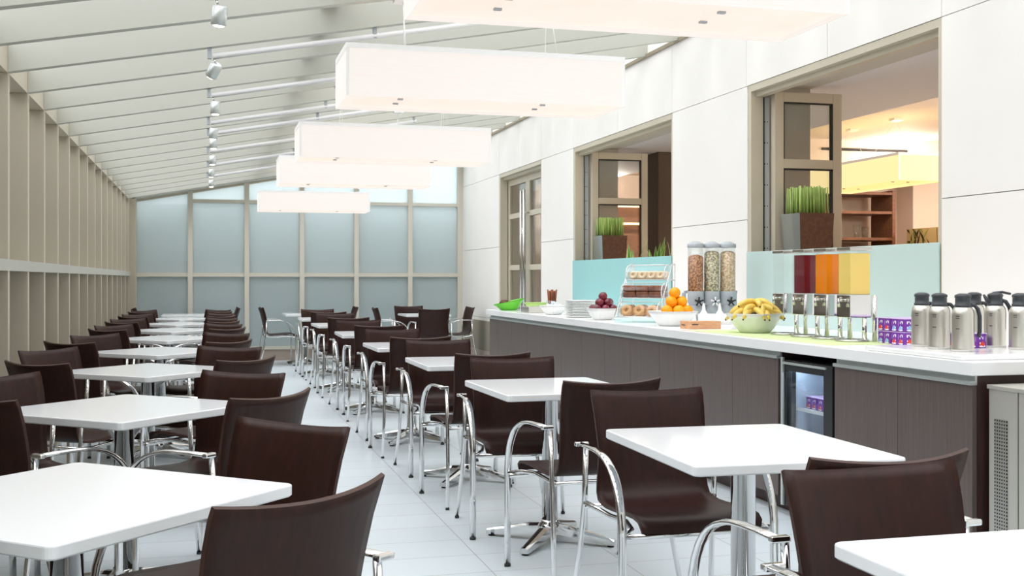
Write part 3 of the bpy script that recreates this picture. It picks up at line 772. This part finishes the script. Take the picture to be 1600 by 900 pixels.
# yogurt multipacks
def yogurt(x, y, z, rz, fruit, label, group):
    r = tag(empty('yogurt_pack', (x, y, z), rz), label, 'yogurt pack', group)
    w, d, h = 0.112, 0.112, 0.066
    MB().bbox(-d / 2, d / 2, -w / 2, w / 2, 0, h - 0.004, 0.003, seg=1).build('sleeve', 'pack_purple', r)
    MB().bbox(-d / 2 - 0.002, d / 2 + 0.002, -w / 2 - 0.002, w / 2 + 0.002, h - 0.004, h, 0.001, seg=1).build('lid', 'pack_lilac', r)
    mb = MB()
    for face in (0, 1):
        for k in (-1, 1):
            c = k * w / 4
            def disc(u, zc, ru, rz_, mi, off):
                pts = [(c + u + ru * math.cos(2 * PI * q / 10), zc + rz_ * math.sin(2 * PI * q / 10)) for q in range(10)]
                v = [(-d / 2 - off, p, zz) if face == 0 else (p, -w / 2 - off, zz) for p, zz in pts]
                mb.add(v, [list(range(10))], mi)
            disc(0.002, 0.008, 0.019, 0.005, 2, 0.0012)
            disc(-0.008, 0.018, 0.008, 0.008, fruit, 0.0018); disc(0.007, 0.016, 0.009, 0.008, fruit, 0.0024); disc(0.000, 0.025, 0.007, 0.006, fruit, 0.0030)
            disc(-0.013, 0.022, 0.003, 0.005, 2, 0.0036)
            disc(-0.012, 0.046, 0.004, 0.008, 2, 0.0012); disc(-0.003, 0.050, 0.003, 0.004, 2, 0.0012); disc(0.005, 0.044, 0.003, 0.006, 2, 0.0012); disc(0.020, 0.040, 0.0015, 0.014, 3, 0.0012)
    mb.build('label', ['pack_red', 'pack_blue', 'pack_white', 'pack_lilac'], r, fix=False)
    return r
yl = 'yogurt packs stacked on the buffet'
for lay, z in ((0, CZ), (1, CZ + 0.067)):
    for k, (x, y) in enumerate(((3.40, 5.00), (3.40, 5.12), (3.52, 5.00), (3.52, 5.12))):
        pos = ['near front', 'far front', 'near rear', 'far rear'][k]
        yogurt(x, y, z, 0.08 if False else 0, (lay + k) % 2, 'purple yogurt pack between juice dispensers and flasks, %s, %s layer' % (pos, 'bottom' if lay == 0 else 'upper'), yl)
yogurt(3.30, 4.40, 0.943, 0.1, 0, 'purple yogurt pack standing between the steel flasks', yl)
for lay, z in ((0, 0.566), (1, 0.336)):
    for k in range(3):
        yogurt(3.12, 5.235 - 0.117 + 0.117 * k, z, 0, 0 if lay == 0 else 1, 'purple yogurt pack in the fridge, %s shelf, %s' % ('upper' if lay == 0 else 'lower', ['near side', 'middle', 'far side'][k]), 'yogurt packs in the fridge')

# perforated steel cabinet at the near end
st = tag(empty('steel_cabinet', (3.0, 3.0, 0)), 'stainless steel cabinet with perforated sides at the near counter end', 'cabinet')
MB().bbox(0.0, 0.75, -0.9, 0.87, 0.03, 0.815, 0.003).build('body', 'satin_steel', st)
MB().bbox(-0.006, 0.76, -0.905, 0.876, 0.815, 0.832, 0.003).build('top', 'satin_steel', st)
for a, c in ((0.76, 0.835), (0.55, 0.60), (0.22, 0.30), (-0.2, -0.12)):
    MB().box(-0.0025, -0.0005, a, c, 0.10, 0.70).build('perforated_panel', 'perforated_steel', st)
for y in (0.70, 0.32, -0.06): MB().box(-0.0015, 0.0, y - 0.0012, y + 0.0012, 0.03, 0.815).build('seam', 'gasket', st)
for x in (0.06, 0.69):
    for y in (-0.84, 0.81): MB().cyl((x, y, 0), (x, y, 0.032), 0.02).build('leg', 'chrome_soft', st)

# tray and flasks
T0 = 0.943
tag(MB().bbox(2.95, 3.80, 3.97, 4.66, CZ, T0, 0.008, seg=3).build('serving_tray', 'porcelain'), 'white slab tray under the steel flasks', 'tray')
def flask(x, y, rz, label, spout=False):
    r = tag(empty('vacuum_flask', (x, y, T0), rz), label, 'flask', 'steel flasks on the tray')
    MB().lathe([(0.047, 0), (0.0475, 0.012), (0.046, 0.016), (0.046, 0.155), (0.044, 0.172), (0.038, 0.184), (0.032, 0.189)], seg=28).build('body', 'brushed_steel', r)
    MB().lathe([(0.033, 0.186), (0.034, 0.190), (0.034, 0.198), (0.031, 0.200), (0.031, 0.226), (0.034, 0.230), (0.033, 0.238), (0.024, 0.243), (0.014, 0.246)], seg=24).build('cap', 'charcoal_plastic', r)
    if not spout:
        MB().sweep([(0.028, 0, 0.196), (0.048, 0, 0.195), (0.062, 0, 0.180), (0.070, 0, 0.15), (0.070, 0, 0.085), (0.064, 0, 0.060)], 0.013, 0.0085, ref=(0, 1, 0), seg=8).build('handle', 'charcoal_plastic', r)
    else:
        MB().sweep([(0.024, 0, 0.212), (0.046, 0, 0.205), (0.062, 0, 0.180), (0.074, 0, 0.14), (0.090, 0, 0.085)], 0.014, 0.009, ref=(0, 1, 0), seg=8).build('handle', 'charcoal_plastic', r)
        MB().sweep([(-0.018, 0, 0.196), (-0.036, 0, 0.212), (-0.052, 0, 0.236)], 0.018, 0.014, ref=(0, 1, 0), seg=8, radii=[1, 0.8, 0.35]).build('spout', 'charcoal_plastic', r)
        MB().sweep([(-0.01, 0, 0.244), (0.03, 0, 0.248), (0.066, 0, 0.240)], 0.012, 0.006, ref=(0, 1, 0), seg=8).build('lever', 'charcoal_plastic', r)
    mk = MB()
    for z, h in ((0.148, 0.004), (0.140, 0.003), (0.095, 0.004)):
        for q in range(3):
            a = PI + 0.62 + q * 0.12 + rz * 0
            a0, a1 = a, a + 0.09
            v = [(0.0465 * math.cos(t), 0.0465 * math.sin(t), zz) for t, zz in ((a0, z), (a1, z), (a1, z + h), (a0, z + h))]
            mk.add(v, [(0, 1, 2, 3)])
    mk.build('gauge_mark', 'gasket', r, fix=False)
    return r
hd = -0.32
for (x, y, nm, sp) in ((3.155, 4.53, 'first flask from the yogurt packs', False), (3.115, 4.345, 'second flask from the yogurt packs', False), (3.10, 4.165, 'foremost flask, nearest the tray corner', False),
                       (3.455, 4.56, 'rear flask half hidden behind the foremost one', False), (3.445, 4.40, 'flask with pouring beak and lever', True), (3.43, 4.22, 'flask cut by the picture edge', False)):
    flask(x, y, hd, 'steel vacuum flask with black cap, %s' % nm, sp)

# green mat
tag(MB().bbox(3.00, 3.42, 5.06, 6.75, CZ, CZ + 0.003, 0.001, seg=1).build('table_runner', 'mat_green'), 'light green mat under the juice dispensers and bananas', 'mat')
# juice dispensers
ZM = CZ + 0.003
def dispenser(x, y, juice, label):
    r = tag(empty('juice_dispenser', (x, y, ZM)), label, 'dispenser', 'juice dispensers on the green mat')
    h = 0.062
    tk = MB()
    for q in ((-h, h, -h, -h + 0.004), (-h, h, h - 0.004, h), (-h, -h + 0.004, -h + 0.004, h - 0.004), (h - 0.004, h, -h + 0.004, h - 0.004)): tk.box(*q, 0.245, 0.475)
    tk = tk.build('tank', 'tank_clear', r)
    e = h - 0.0045
    if juice: MB().bbox(-e, e, -e, e, 0.246, 0.462, 0.003).build('juice', juice, tk)
    else: MB().bbox(-e, e, -e, e, 0.246, 0.43, 0.003).build('water', 'tank_clear', tk)
    MB().bbox(-h - 0.003, h + 0.003, -h - 0.003, h + 0.003, 0.4755, 0.494, 0.003).build('lid', 'chrome_soft', r)
    MB().bbox(-h - 0.002, h + 0.002, -h - 0.002, h + 0.002, 0.125, 0.2445, 0.003).build('body', 'chrome', r)
    for dx, hh in ((0.030, 0.126), (0.078, 0.243)):
        MB().cyl((dx, -0.05 if dx < 0.05 else -0.07, 0.0), (dx, -0.05 if dx < 0.05 else -0.07, hh), 0.0125, 14).build('column', 'chrome', r)
    MB().lathe([(0.086, 0.0), (0.088, 0.006), (0.082, 0.012), (0.075, 0.009)], (-0.012, 0.0, 0), 28).build('drip_tray', 'chrome_soft', r)
    t = MB().cyl((-0.062, 0.0, 0.215), (-0.090, 0.0, 0.215), 0.007, 10).cyl((-0.090, 0, 0.226), (-0.090, 0, 0.180), 0.008, 10)
    t.sweep([(-0.090, 0, 0.226), (-0.095, -0.03, 0.230)], 0.005)
    t.build('tap', 'chrome_soft', r)
dispenser(3.290, 5.31, 'juice_yellow', 'juice dispenser filled with pale yellow juice')
dispenser(3.295, 5.555, 'juice_orange', 'juice dispenser filled with orange juice')
dispenser(3.30, 5.80, 'juice_red', 'juice dispenser filled with dark red juice')
dispenser(3.305, 6.045, None, 'juice dispenser with clear water, farthest of the four')

# bowls
def sq_bowl(x, y, z, hb, ht, h, material, label, rz=0.0, pw=4.0, tilt=0.0, inner=None, name='serving_bowl', group=None, t=0.006):
    def ring(hw, zz):
        o = []
        for j in range(40):
            a = 2 * PI * j / 40; c_, s_ = math.cos(a), math.sin(a)
            k = (abs(c_) ** pw + abs(s_) ** pw) ** (-1 / pw); o.append((hw * k * c_, hw * k * s_, zz + (tilt * hw * k * c_ * zz / h)))
        return o
    R = [ring(hb * 0.9, 0), ring(hb, 0.004)] + [ring(hb + (ht - hb) * q, 0.004 + (h - 0.004) * (q ** 1.15)) for q in (0.25, 0.5, 0.75, 1.0)]
    R2 = [ring(hb - t + (ht - hb) * q, 0.012 + (h - 0.012) * (q ** 1.15)) for q in (1.0, 0.7, 0.35, 0.0)]
    mb = MB().rings(R + R2, 0, True, True)
    o = mb.build(name, [material], None, (x, y, z), rz)
    return tag(o, label, 'bowl', group)
def bowl_z(): return CZ
# plums
sq_bowl(3.10, 8.70, CZ, 0.065, 0.125, 0.095, 'porcelain', 'white square bowl heaped with dark plums', 0.1)
def fruit(c, r, m_, name, label, group, stem=None):
    o = MB()
    o.lathe([(0.01, -0.93 * r)] + [(r * math.cos(a), r * math.sin(a) * 0.96) for a in [(-1.25 + 2.5 * k / 9) for k in range(10)]] + [(0.18 * r, 0.90 * r), (0.05 * r, 0.84 * r)], seg=16)
    ob = o.build(name, m_, None, c); ob.rotation_euler = (random.uniform(-0.5, 0.5), random.uniform(-0.5, 0.5), random.uniform(0, 6))
    tag(ob, label, name, group)
    if stem: MB().cyl((0, 0, r * 0.84), (0.002, 0, r * 0.98), 0.004, 6).build('stem', stem, ob)
pl = 'plums heaped in the white bowl'
R = 0.037
lay = [[(-0.068, -0.05), (0.0, -0.062), (0.068, -0.05), (-0.07, 0.03), (0.0, 0.02), (0.07, 0.03)], [(-0.037, -0.025), (0.032, -0.028), (-0.002, 0.035), (0.06, 0.02)], [(0.0, -0.002)]]
for li, L in enumerate(lay):
    for k, (dx, dy) in enumerate(L):
        fruit((3.10 + dx, 8.70 + dy, CZ + 0.090 + li * 0.050), R, 'plum', 'plum', 'dark plum in the white bowl, %s layer, number %d from the aisle' % (['bottom', 'middle', 'top'][li], k + 1), pl, 'stick_dark')
# oranges
sq_bowl(3.18, 7.46, CZ, 0.085, 0.158, 0.105, 'porcelain', 'white square bowl piled with oranges', 0.12)
R = 0.0415
lay = [[(-0.078, -0.045), (0.0, -0.07), (0.075, -0.045), (0.07, 0.04), (-0.015, 0.022)], [(-0.035, -0.02), (0.045, -0.015), (0.01, 0.05)], [(0.0, 0.0)]]
for li, L in enumerate(lay):
    for k, (dx, dy) in enumerate(L):
        fruit((3.195 + dx, 7.46 + dy, CZ + 0.108 + li * 0.062), R, 'orange', 'orange', 'orange in the white bowl, %s layer, number %d from the aisle' % (['bottom', 'middle', 'top'][li], k + 1), 'oranges piled in the white bowl')
# bananas
sq_bowl(3.24, 6.33, ZM, 0.085, 0.165, 0.118, 'porcelain', 'white bowl overflowing with bananas on the green mat', 0.3, pw=2.6)
def banana(x, y, z, a, pitch, label, L=0.17):
    pts = []; rad = []
    for k in range(9):
        t = k / 8 - 0.5; pts.append((t * L, 0, -0.17 * L * (2 * t) ** 2 * 1.0)); rad.append([0.28, 0.55, 0.86, 1.0, 1.0, 1.0, 0.92, 0.62, 0.25][k])
    mb = MB().sweep(pts, 0.0200, 0.0190, ref=(0, 1, 0), seg=8, radii=rad)
    o = mb.build('banana', 'banana', None, (x, y, z)); o.rotation_euler = (0, pitch, a)
    tag(o, label, 'banana', 'bananas in the white bowl')
    e = pts[-1]; s_ = pts[0]
    MB().sweep([s_, (s_[0] - 0.012, 0, s_[2] - 0.006), (s_[0] - 0.022, 0, s_[2] - 0.013)], 0.006, seg=6).build('stalk', 'banana_tip', o)
    MB().sweep([e, (e[0] + 0.006, 0, e[2] - 0.004)], 0.005, seg=6).build('tip', 'banana_tip', o)
bn = random.Random(11)
for li, (rad_, n_, z_, pt_) in enumerate(((0.112, 13, 0.128, 0.30), (0.085, 10, 0.158, 0.22), (0.045, 6, 0.185, 0.10))):
    for q in range(n_):
        a = 2 * PI * q / n_ + 0.2 * li + bn.uniform(-0.08, 0.08)
        banana(3.24 + rad_ * math.cos(a), 6.33 + rad_ * math.sin(a), ZM + z_ + bn.uniform(-0.006, 0.008), a + bn.uniform(-0.55, 0.55), pt_ + bn.uniform(-0.12, 0.10),
               'ripe banana in the white bowl, %s ring, number %d counted from the wall' % (['outer', 'middle', 'top'][li], q + 1), 0.155)

# wood block with small clear cup
tag(MB().bbox(3.07, 3.30, 6.93, 7.08, CZ, CZ + 0.050, 0.003).box(3.068, 3.0702, 7.0, 7.05, CZ + 0.022, CZ + 0.028, 1).box(3.09, 3.135, 6.9285, 6.9302, CZ + 0.026, CZ + 0.033, 1).build('wooden_box', ['wood_light', 'gasket']), 'small pale wooden box between oranges and bananas', 'box')

# cereal dispenser
cd = tag(empty('cereal_dispenser', (3.60, 7.72, CZ), -0.10), 'triple cereal dispenser with clear tubes and grey lids', 'dispenser')
for k, (x, cm) in enumerate(((-0.123, 'cereal_red'), (0.0, 'cereal_seed'), (0.123, 'cereal_oat'))):
    t = MB().lathe([(0.0585, 0.235), (0.0585, 0.565), (0.0565, 0.565), (0.0565, 0.24)], (x, 0, 0), 28, cap0=False, cap1=False).build('tube', 'acrylic', cd)
    top_ = [0.505, 0.535, 0.535][k]
    MB().lathe([(0.0560, 0.236), (0.0560, top_ - 0.02), (0.046, top_ - 0.006), (0.02, top_ + 0.004)], (x, 0, 0), 28).build('cereal', cm, t)
    MB().lathe([(0.061, 0.560), (0.062, 0.566), (0.062, 0.585), (0.052, 0.592), (0.030, 0.604), (0.012, 0.608)], (x, 0, 0), 28).build('lid', 'grey_plastic', cd)
    MB().lathe([(0.050, 0.14), (0.060, 0.16), (0.060, 0.236), (0.058, 0.24)], (x, 0, 0), 24).build('hopper', 'grey_plastic', cd)
    MB().lathe([(0.030, 0.075), (0.045, 0.10), (0.050, 0.14)], (x, 0, 0), 20).build('spout', 'grey_plastic', cd)
    kb = MB().cyl((x, -0.058, 0.165), (x, -0.082, 0.165), 0.013, 12).build('knob', 'black_plastic', cd)
    w_ = MB()
    for q in range(5):
        a = 2 * PI * q / 5 + 0.3
        w_.sweep([(x + 0.008 * math.cos(a), -0.078, 0.165 + 0.008 * math.sin(a)), (x + 0.034 * math.cos(a), -0.080, 0.165 + 0.034 * math.sin(a))], 0.0055, seg=6, radii=[1, 1.3])
    w_.build('vane', 'white_plastic' if k % 2 else 'black_plastic', kb)
MB().bbox(-0.19, 0.21, 0.03, 0.075, 0.225, 0.245, 0.004).bbox(0.185, 0.207, 0.03, 0.075, 0.012, 0.23, 0.004).bbox(-0.207, -0.185, 0.03, 0.075, 0.012, 0.23, 0.004).build('stand', 'grey_plastic', cd)
MB().sweep([(-0.15, 0.05, 0.23), (-0.13, -0.03, 0.12), (-0.13, -0.06, 0.02)], 0.009, seg=8).build('strut', 'grey_plastic', cd)
MB().bbox(-0.21, 0.21, -0.09, 0.10, 0.0, 0.013, 0.004).build('base', 'white_plastic', cd)

# pastry stand: three clear bins stepping back
clear_glass('bin_clear', (0.975, 0.985, 0.985), 0.05, 0.08, 0.30)
PO, pa = (3.19, 8.10, CZ), -0.72
ps = tag(empty('pastry_stand', PO, pa), 'clear three-tier pastry stand with bread rolls', 'stand')
TI = [(0.0, 0.0, 0.045, 0.315), (0.0, 0.085, 0.185, 0.325), (0.0, 0.175, 0.325, 0.310)]   # x, y, z, width
BD = 0.20
def P2(x, y, z):
    q = rot((x, y), pa); return (PO[0] + q[0], PO[1] + q[1], PO[2] + z)
for i, (x, y, z, w) in enumerate(TI):
    mb = MB()
    prof = [(y - 0.070, z), (y - 0.080, z + 0.028), (y - 0.078, z + 0.060), (y - 0.062, z + 0.088), (y - 0.030, z + 0.106), (y + 0.02, z + 0.112)]
    for (p, q) in zip(prof, prof[1:]):
        mb.add([(x - w / 2, p[0], p[1]), (x + w / 2, p[0], p[1]), (x + w / 2, q[0], q[1]), (x - w / 2, q[0], q[1])], [(0, 1, 2, 3)], 0, True)
    for xx in (x - w / 2, x + w / 2):
        mb.add([(xx, a, c) for a, c in prof] + [(xx, y - 0.07 + BD, z + 0.112), (xx, y - 0.07 + BD, z)], [list(range(8))])
    mb.add([(x - w / 2, y - 0.070, z), (x + w / 2, y - 0.070, z), (x + w / 2, y - 0.07 + BD, z), (x - w / 2, y - 0.07 + BD, z)], [(0, 1, 2, 3)])
    b_ = mb.build('bin', 'bin_clear', ps, fix=False)
    e = MB()
    for xx in (x - w / 2, x + w / 2): e.sweep([(xx, a, c) for a, c in prof], 0.0035, seg=6)
    for a, c in (prof[0], prof[-1], (y - 0.07 + BD, z)): e.cyl((x - w / 2, a, c), (x + w / 2, a, c), 0.0035, 6)
    e.build('edge', 'white_plastic', b_)
w_ = MB()
for s_ in (-1, 1):
    xx = s_ * 0.172
    w_.sweep([(xx, -0.11, 0.004), (xx, -0.11, 0.042), (xx, 0.03, 0.042), (xx, 0.05, 0.18), (xx, 0.14, 0.182), (xx, 0.15, 0.32), (xx, 0.30, 0.322)], 0.004, seg=6)
    w_.sweep([(xx, 0.305, 0.0), (xx, 0.305, 0.45), (xx, 0.24, 0.45), (xx, -0.10, 0.05)], 0.004, seg=6)
for y, z in ((-0.11, 0.042), (0.04, 0.042), (0.305, 0.03), (0.305, 0.44)): w_.cyl((-0.172, y, z), (0.172, y, z), 0.0035, 6)
w_.build('wire_frame', 'chrome', ps)
def bagel(tier, dx, dy, R_, r_, mt, label):
    x, y, z, w = TI[tier]
    o = MB().torus((0, 0, 0), R_, r_, axis=(0, -1, 0.45)).build('bagel', mt, None, P2(x + dx, y + dy, z + R_ + r_ - 0.004), pa); tag(o, label, 'bagel', 'bagels in the pastry stand')
for q, dy in enumerate((-0.030, 0.065)):
    for k, dx in enumerate((-0.102, 0.0, 0.102)):
        bagel(0, dx, dy, 0.030, 0.0185, 'bread', 'golden bagel on the bottom pastry tier, %s row, %s' % (['front', 'back'][q], ['aisle end', 'middle', 'wall end'][k]))
    for k, dx in enumerate((-0.111, -0.037, 0.037, 0.111)):
        bagel(2, dx, dy, 0.0225, 0.0145, 'bread_pale', 'pale bagel on the top pastry tier, %s row, number %d from the aisle' % (['front', 'back'][q], k + 1))
for k, dx in enumerate((-0.104, 0.0, 0.104)):
    x, y, z, w = TI[1]
    for q in range(2):
        o = MB().bbox(-0.050, 0.050, -0.065, 0.105, 0, 0.046, 0.012, seg=3).build('bread_slab', 'rye', None, P2(x + dx, y, z + 0.003 + 0.047 * q), pa)
        tag(o, 'dark bread piece on the middle pastry tier, %s, %s' % (['aisle end', 'middle', 'wall end'][k], ['lower', 'upper'][q]), 'bread', 'dark bread in the pastry stand')

# plates
for k in range(11):
    z = CZ + k * 0.0135
    R_ = []
    for hw, zz in ((0.075, 0), (0.105, 0.006), (0.112, 0.0125), (0.110, 0.0132), (0.098, 0.0095), (0.03, 0.0090)):
        R_.append([(x, y, zz) for x, y in rrect(hw, hw, 0.012, 3)])
    o = MB().rings(R_, smooth=False).build('plate', 'porcelain', None, (3.11, 9.32, z), 0.06)
    tag(o, 'square white plate in the stack by the plums, number %d from the bottom' % (k + 1), 'plate', 'stack of square white plates')
# sachets bowl, stirrer cup, steel box, lime bowls
sq_bowl(3.12, 10.12, CZ, 0.06, 0.120, 0.085, 'porcelain', 'white square bowl filled with sugar sachets', 0.35)
sr = random.Random(5)
for k in range(14):
    a = sr.uniform(0, 6.28); q = sr.uniform(0.0, 0.065)
    o = MB().bbox(-0.022, 0.022, -0.012, 0.012, -0.002, 0.002, 0.0015, seg=1).build('sugar_sachet', 'sachet', None, (3.12 + q * math.cos(a), 10.12 + q * math.sin(a), CZ + 0.085 + 0.0045 * (k % 5) + (0.065 - q) * 0.2))
    o.rotation_euler = (sr.uniform(-0.4, 0.4), sr.uniform(-0.4, 0.4), sr.uniform(0, 3)); tag(o, 'white sugar sachet in the bowl before the brown sticks', 'sachet', 'sugar sachets in the bowl')
cup = tag(MB().lathe([(0.045, 0), (0.055, 0.115), (0.052, 0.115), (0.043, 0.006)], seg=24).build('beaker', 'acrylic', None, (3.37, 10.98, CZ)), 'clear beaker holding brown sticks', 'beaker')
for k in range(12):
    a = 2 * PI * k / 12; q = 0.030 if k % 2 else 0.016
    o = MB().sweep([(q * math.cos(a) * 0.9, q * math.sin(a) * 0.9, 0.006), (q * math.cos(a) * 1.5, q * math.sin(a) * 1.5, 0.20 + 0.012 * (k % 3))], 0.008, seg=8).build('cinnamon_stick', 'stick_brown' if k % 3 else 'stick_dark', None, (3.37, 10.98, CZ))
    tag(o, 'brown stick standing in the clear beaker behind the sugar bowl', 'stick', 'brown sticks in the beaker')
tag(MB().bbox(3.02, 3.20, 10.62, 10.90, CZ, CZ + 0.06, 0.004).build('steel_box', 'brushed_steel'), 'low steel box between lime bowl and sugar sachets', 'box')
sq_bowl(3.33, 11.42, CZ, 0.06, 0.125, 0.085, 'pale_lime', 'pale lime bowl behind the steel box', 0.2, pw=2.2)
sq_bowl(3.10, 11.66, CZ, 0.085, 0.165, 0.095, 'lime_plastic', 'bright lime bowl with slanting rim at the far counter end', -0.25, pw=2.2, tilt=0.22)
for k, (dx, dy) in enumerate(((-0.06, -0.02), (-0.015, 0.01), (0.025, -0.02), (-0.03, 0.045), (-0.04, -0.06))):
    o = MB().ball((0, 0, 0), 0.030, 0.028, 0.022).build('cookie', 'cookie', None, (3.08 + dx, 11.66 + dy, CZ + 0.078 + 0.012 * (k % 2))); tag(o, 'brown biscuit in the bright lime bowl, number %d' % (k + 1), 'biscuit', 'biscuits in the lime bowl')

# ------------------------------------------------------------------ planters on the sills
def planter(x, y, s, zt, label, zr_=0.20, n=9):
    r = tag(empty('reed_planter', (x, y, 0.9)), label, 'planter', 'reed planters on the sills')
    h = zt - 0.9; b0 = s * 0.36; t0 = s * 0.5
    v = [(-b0, -b0, 0), (b0, -b0, 0), (b0, b0, 0), (-b0, b0, 0), (-t0, -t0, h), (t0, -t0, h), (t0, t0, h), (-t0, t0, h)]
    mb = MB().add(v, [(0, 3, 2, 1)]).add(v, [(0, 1, 5, 4), (1, 2, 6, 5), (2, 3, 7, 6)], 0).add(v, [(3, 0, 4, 7)], 1)
    t1 = t0 - 0.012
    w = [(-t0, -t0, h), (t0, -t0, h), (t0, t0, h), (-t0, t0, h), (-t1, -t1, h), (t1, -t1, h), (t1, t1, h), (-t1, t1, h), (-t1, -t1, h - 0.03), (t1, -t1, h - 0.03), (t1, t1, h - 0.03), (-t1, t1, h - 0.03)]
    mb.add(w, [(0, 1, 5, 4), (1, 2, 6, 5), (2, 3, 7, 6), (3, 0, 4, 7), (4, 5, 9, 8), (5, 6, 10, 9), (6, 7, 11, 10), (7, 4, 8, 11), (8, 9, 10, 11)], 0)
    mb.build('pot', ['planter_brown', 'planter_metal'], r, fix=False)
    q = random.Random(int(y * 10)); reeds = MB()
    for i in range(n):
        for j in range(n):
            px, py = -t1 * 0.86 + 1.72 * t1 * i / (n - 1) + q.uniform(-0.006, 0.006), -t1 * 0.86 + 1.72 * t1 * j / (n - 1) + q.uniform(-0.006, 0.006)
            reeds.sweep([(px, py, h - 0.03), (px + q.uniform(-0.006, 0.006), py + q.uniform(-0.006, 0.006), h + zr_ * q.uniform(0.90, 1.03))], 0.0052, seg=5)
    o = reeds.build('reeds', 'reed', r); o['kind'] = 'stuff'
planter(4.285, 7.545, 0.28, 1.73, 'brown and mirror planter of green reeds in the opening behind the juice')
planter(4.26, 11.72, 0.29, 1.72, 'brown and mirror planter of green reeds in the opening behind the pastry stand')
def snake(x, y, s, label):
    r = tag(empty('snake_plant', (x, y, 0.9)), label, 'plant', 'variegated plants behind the far teal glass')
    MB().lathe([(0.05, 0), (0.07, 0.16), (0.065, 0.16), (0.06, 0.14)], seg=18).build('pot', 'porcelain', r)
    q = random.Random(s)
    for k in range(6):
        a = q.uniform(0, 6.28); L = q.uniform(0.50, 0.64); lean = q.uniform(0.03, 0.13); mb = MB(); W = 0.036; pv = []
        for j in range(8):
            t = j / 7; w = W * (0.65 + 0.7 * t - 1.3 * t ** 3) if t < 0.98 else 0.002
            w = max(w, 0.002)
            cx, cz = 0.02 + lean * t * t * 1.4, 0.14 + L * t
            for u in (-1, -0.72, 0.72, 1): pv.append((cx + 0.006 * abs(u), u * w, cz))
        for j in range(7):
            for c_ in range(3):
                mb.add([pv[j * 4 + c_], pv[j * 4 + c_ + 1], pv[j * 4 + 5 + c_], pv[j * 4 + 4 + c_]], [(0, 1, 2, 3)], 0 if c_ == 1 else 1, True)
        mb.build('leaf', ['leaf_green', 'leaf_edge'], r, (0, 0, 0), a, fix=False)
snake(4.22, 11.0, 4, 'variegated leafy plant behind teal glass, nearest the reed planter')
snake(4.24, 10.35, 6, 'variegated leafy plant behind teal glass, in the middle')
snake(4.22, 9.80, 9, 'variegated leafy plant behind teal glass, beside the pier')

# ------------------------------------------------------------------ light
w = bpy.data.worlds.new('World'); sc.world = w; w.use_nodes = True
bg = w.node_tree.nodes['Background']; bg.inputs['Color'].default_value = (0.95, 0.965, 1.0, 1); bg.inputs['Strength'].default_value = 2.85
def sun(name, ang, strength, rx, ry, col):
    d = bpy.data.lights.new(name, 'SUN'); d.angle = ang; d.energy = strength; d.color = col
    o = bpy.data.objects.new(name, d); COL.objects.link(o); o.rotation_euler = (rx, ry, 0); o.location = (0, 5, 8)
sun('hazy_sun', 1.6, 2.0, math.radians(18), math.radians(-22), (1.0, 0.97, 0.93))
def area(name, loc, sx, sy, power, col, rx=0.0, ry=0.0):
    d = bpy.data.lights.new(name, 'AREA'); d.shape = 'RECTANGLE'; d.size = sx; d.size_y = sy; d.energy = power; d.color = col
    o = bpy.data.objects.new(name, d); COL.objects.link(o); o.location = loc; o.rotation_euler = (rx, ry, 0)
def lamp(name, loc, power, col):
    d = bpy.data.lights.new(name, 'POINT'); d.energy = power; d.color = col; d.shadow_soft_size = 0.10
    o = bpy.data.objects.new(name, d); COL.objects.link(o); o.location = loc
for x, y, p in ((9.3, 7.2, 75), (9.6, 10.6, 60), (7.2, 8.4, 40), (5.8, 15.6, 60), (7.9, 11.7, 26), (9.6, 4.0, 60)): lamp('lounge_fill', (x, y, 2.60), p, (1.0, 0.88, 0.76))  # fill lights without fixtures, added to brighten the lounge
for y in (10.2, 11.1): lamp('pendant_bulb', (6.825, y, 2.40), 3.2, (1.0, 0.76, 0.45))

# ------------------------------------------------------------------ camera
cam = bpy.data.cameras.new('camera'); co = bpy.data.objects.new('camera', cam); COL.objects.link(co)
cam.sensor_width = 36.0; cam.lens = 1778.0 * 36 / 1600; cam.shift_y = -14 / 1600; cam.clip_start = 0.05
co.location = (0, 0, 1.25); co.rotation_euler = (PI / 2, 0, -math.atan(478 / 1778.0))
sc.camera = co
sc.view_settings.view_transform = 'Standard'; sc.view_settings.look = 'None'; sc.view_settings.gamma = 1.0; sc.view_settings.use_curve_mapping = False
sc.view_settings.exposure = 0.07
cy = sc.cycles
cy.use_denoising = True; cy.max_bounces = 10; cy.diffuse_bounces = 5; cy.glossy_bounces = 5; cy.transmission_bounces = 8; cy.transparent_max_bounces = 16
cy.caustics_reflective = False; cy.caustics_refractive = False; cy.sample_clamp_indirect = 6.0
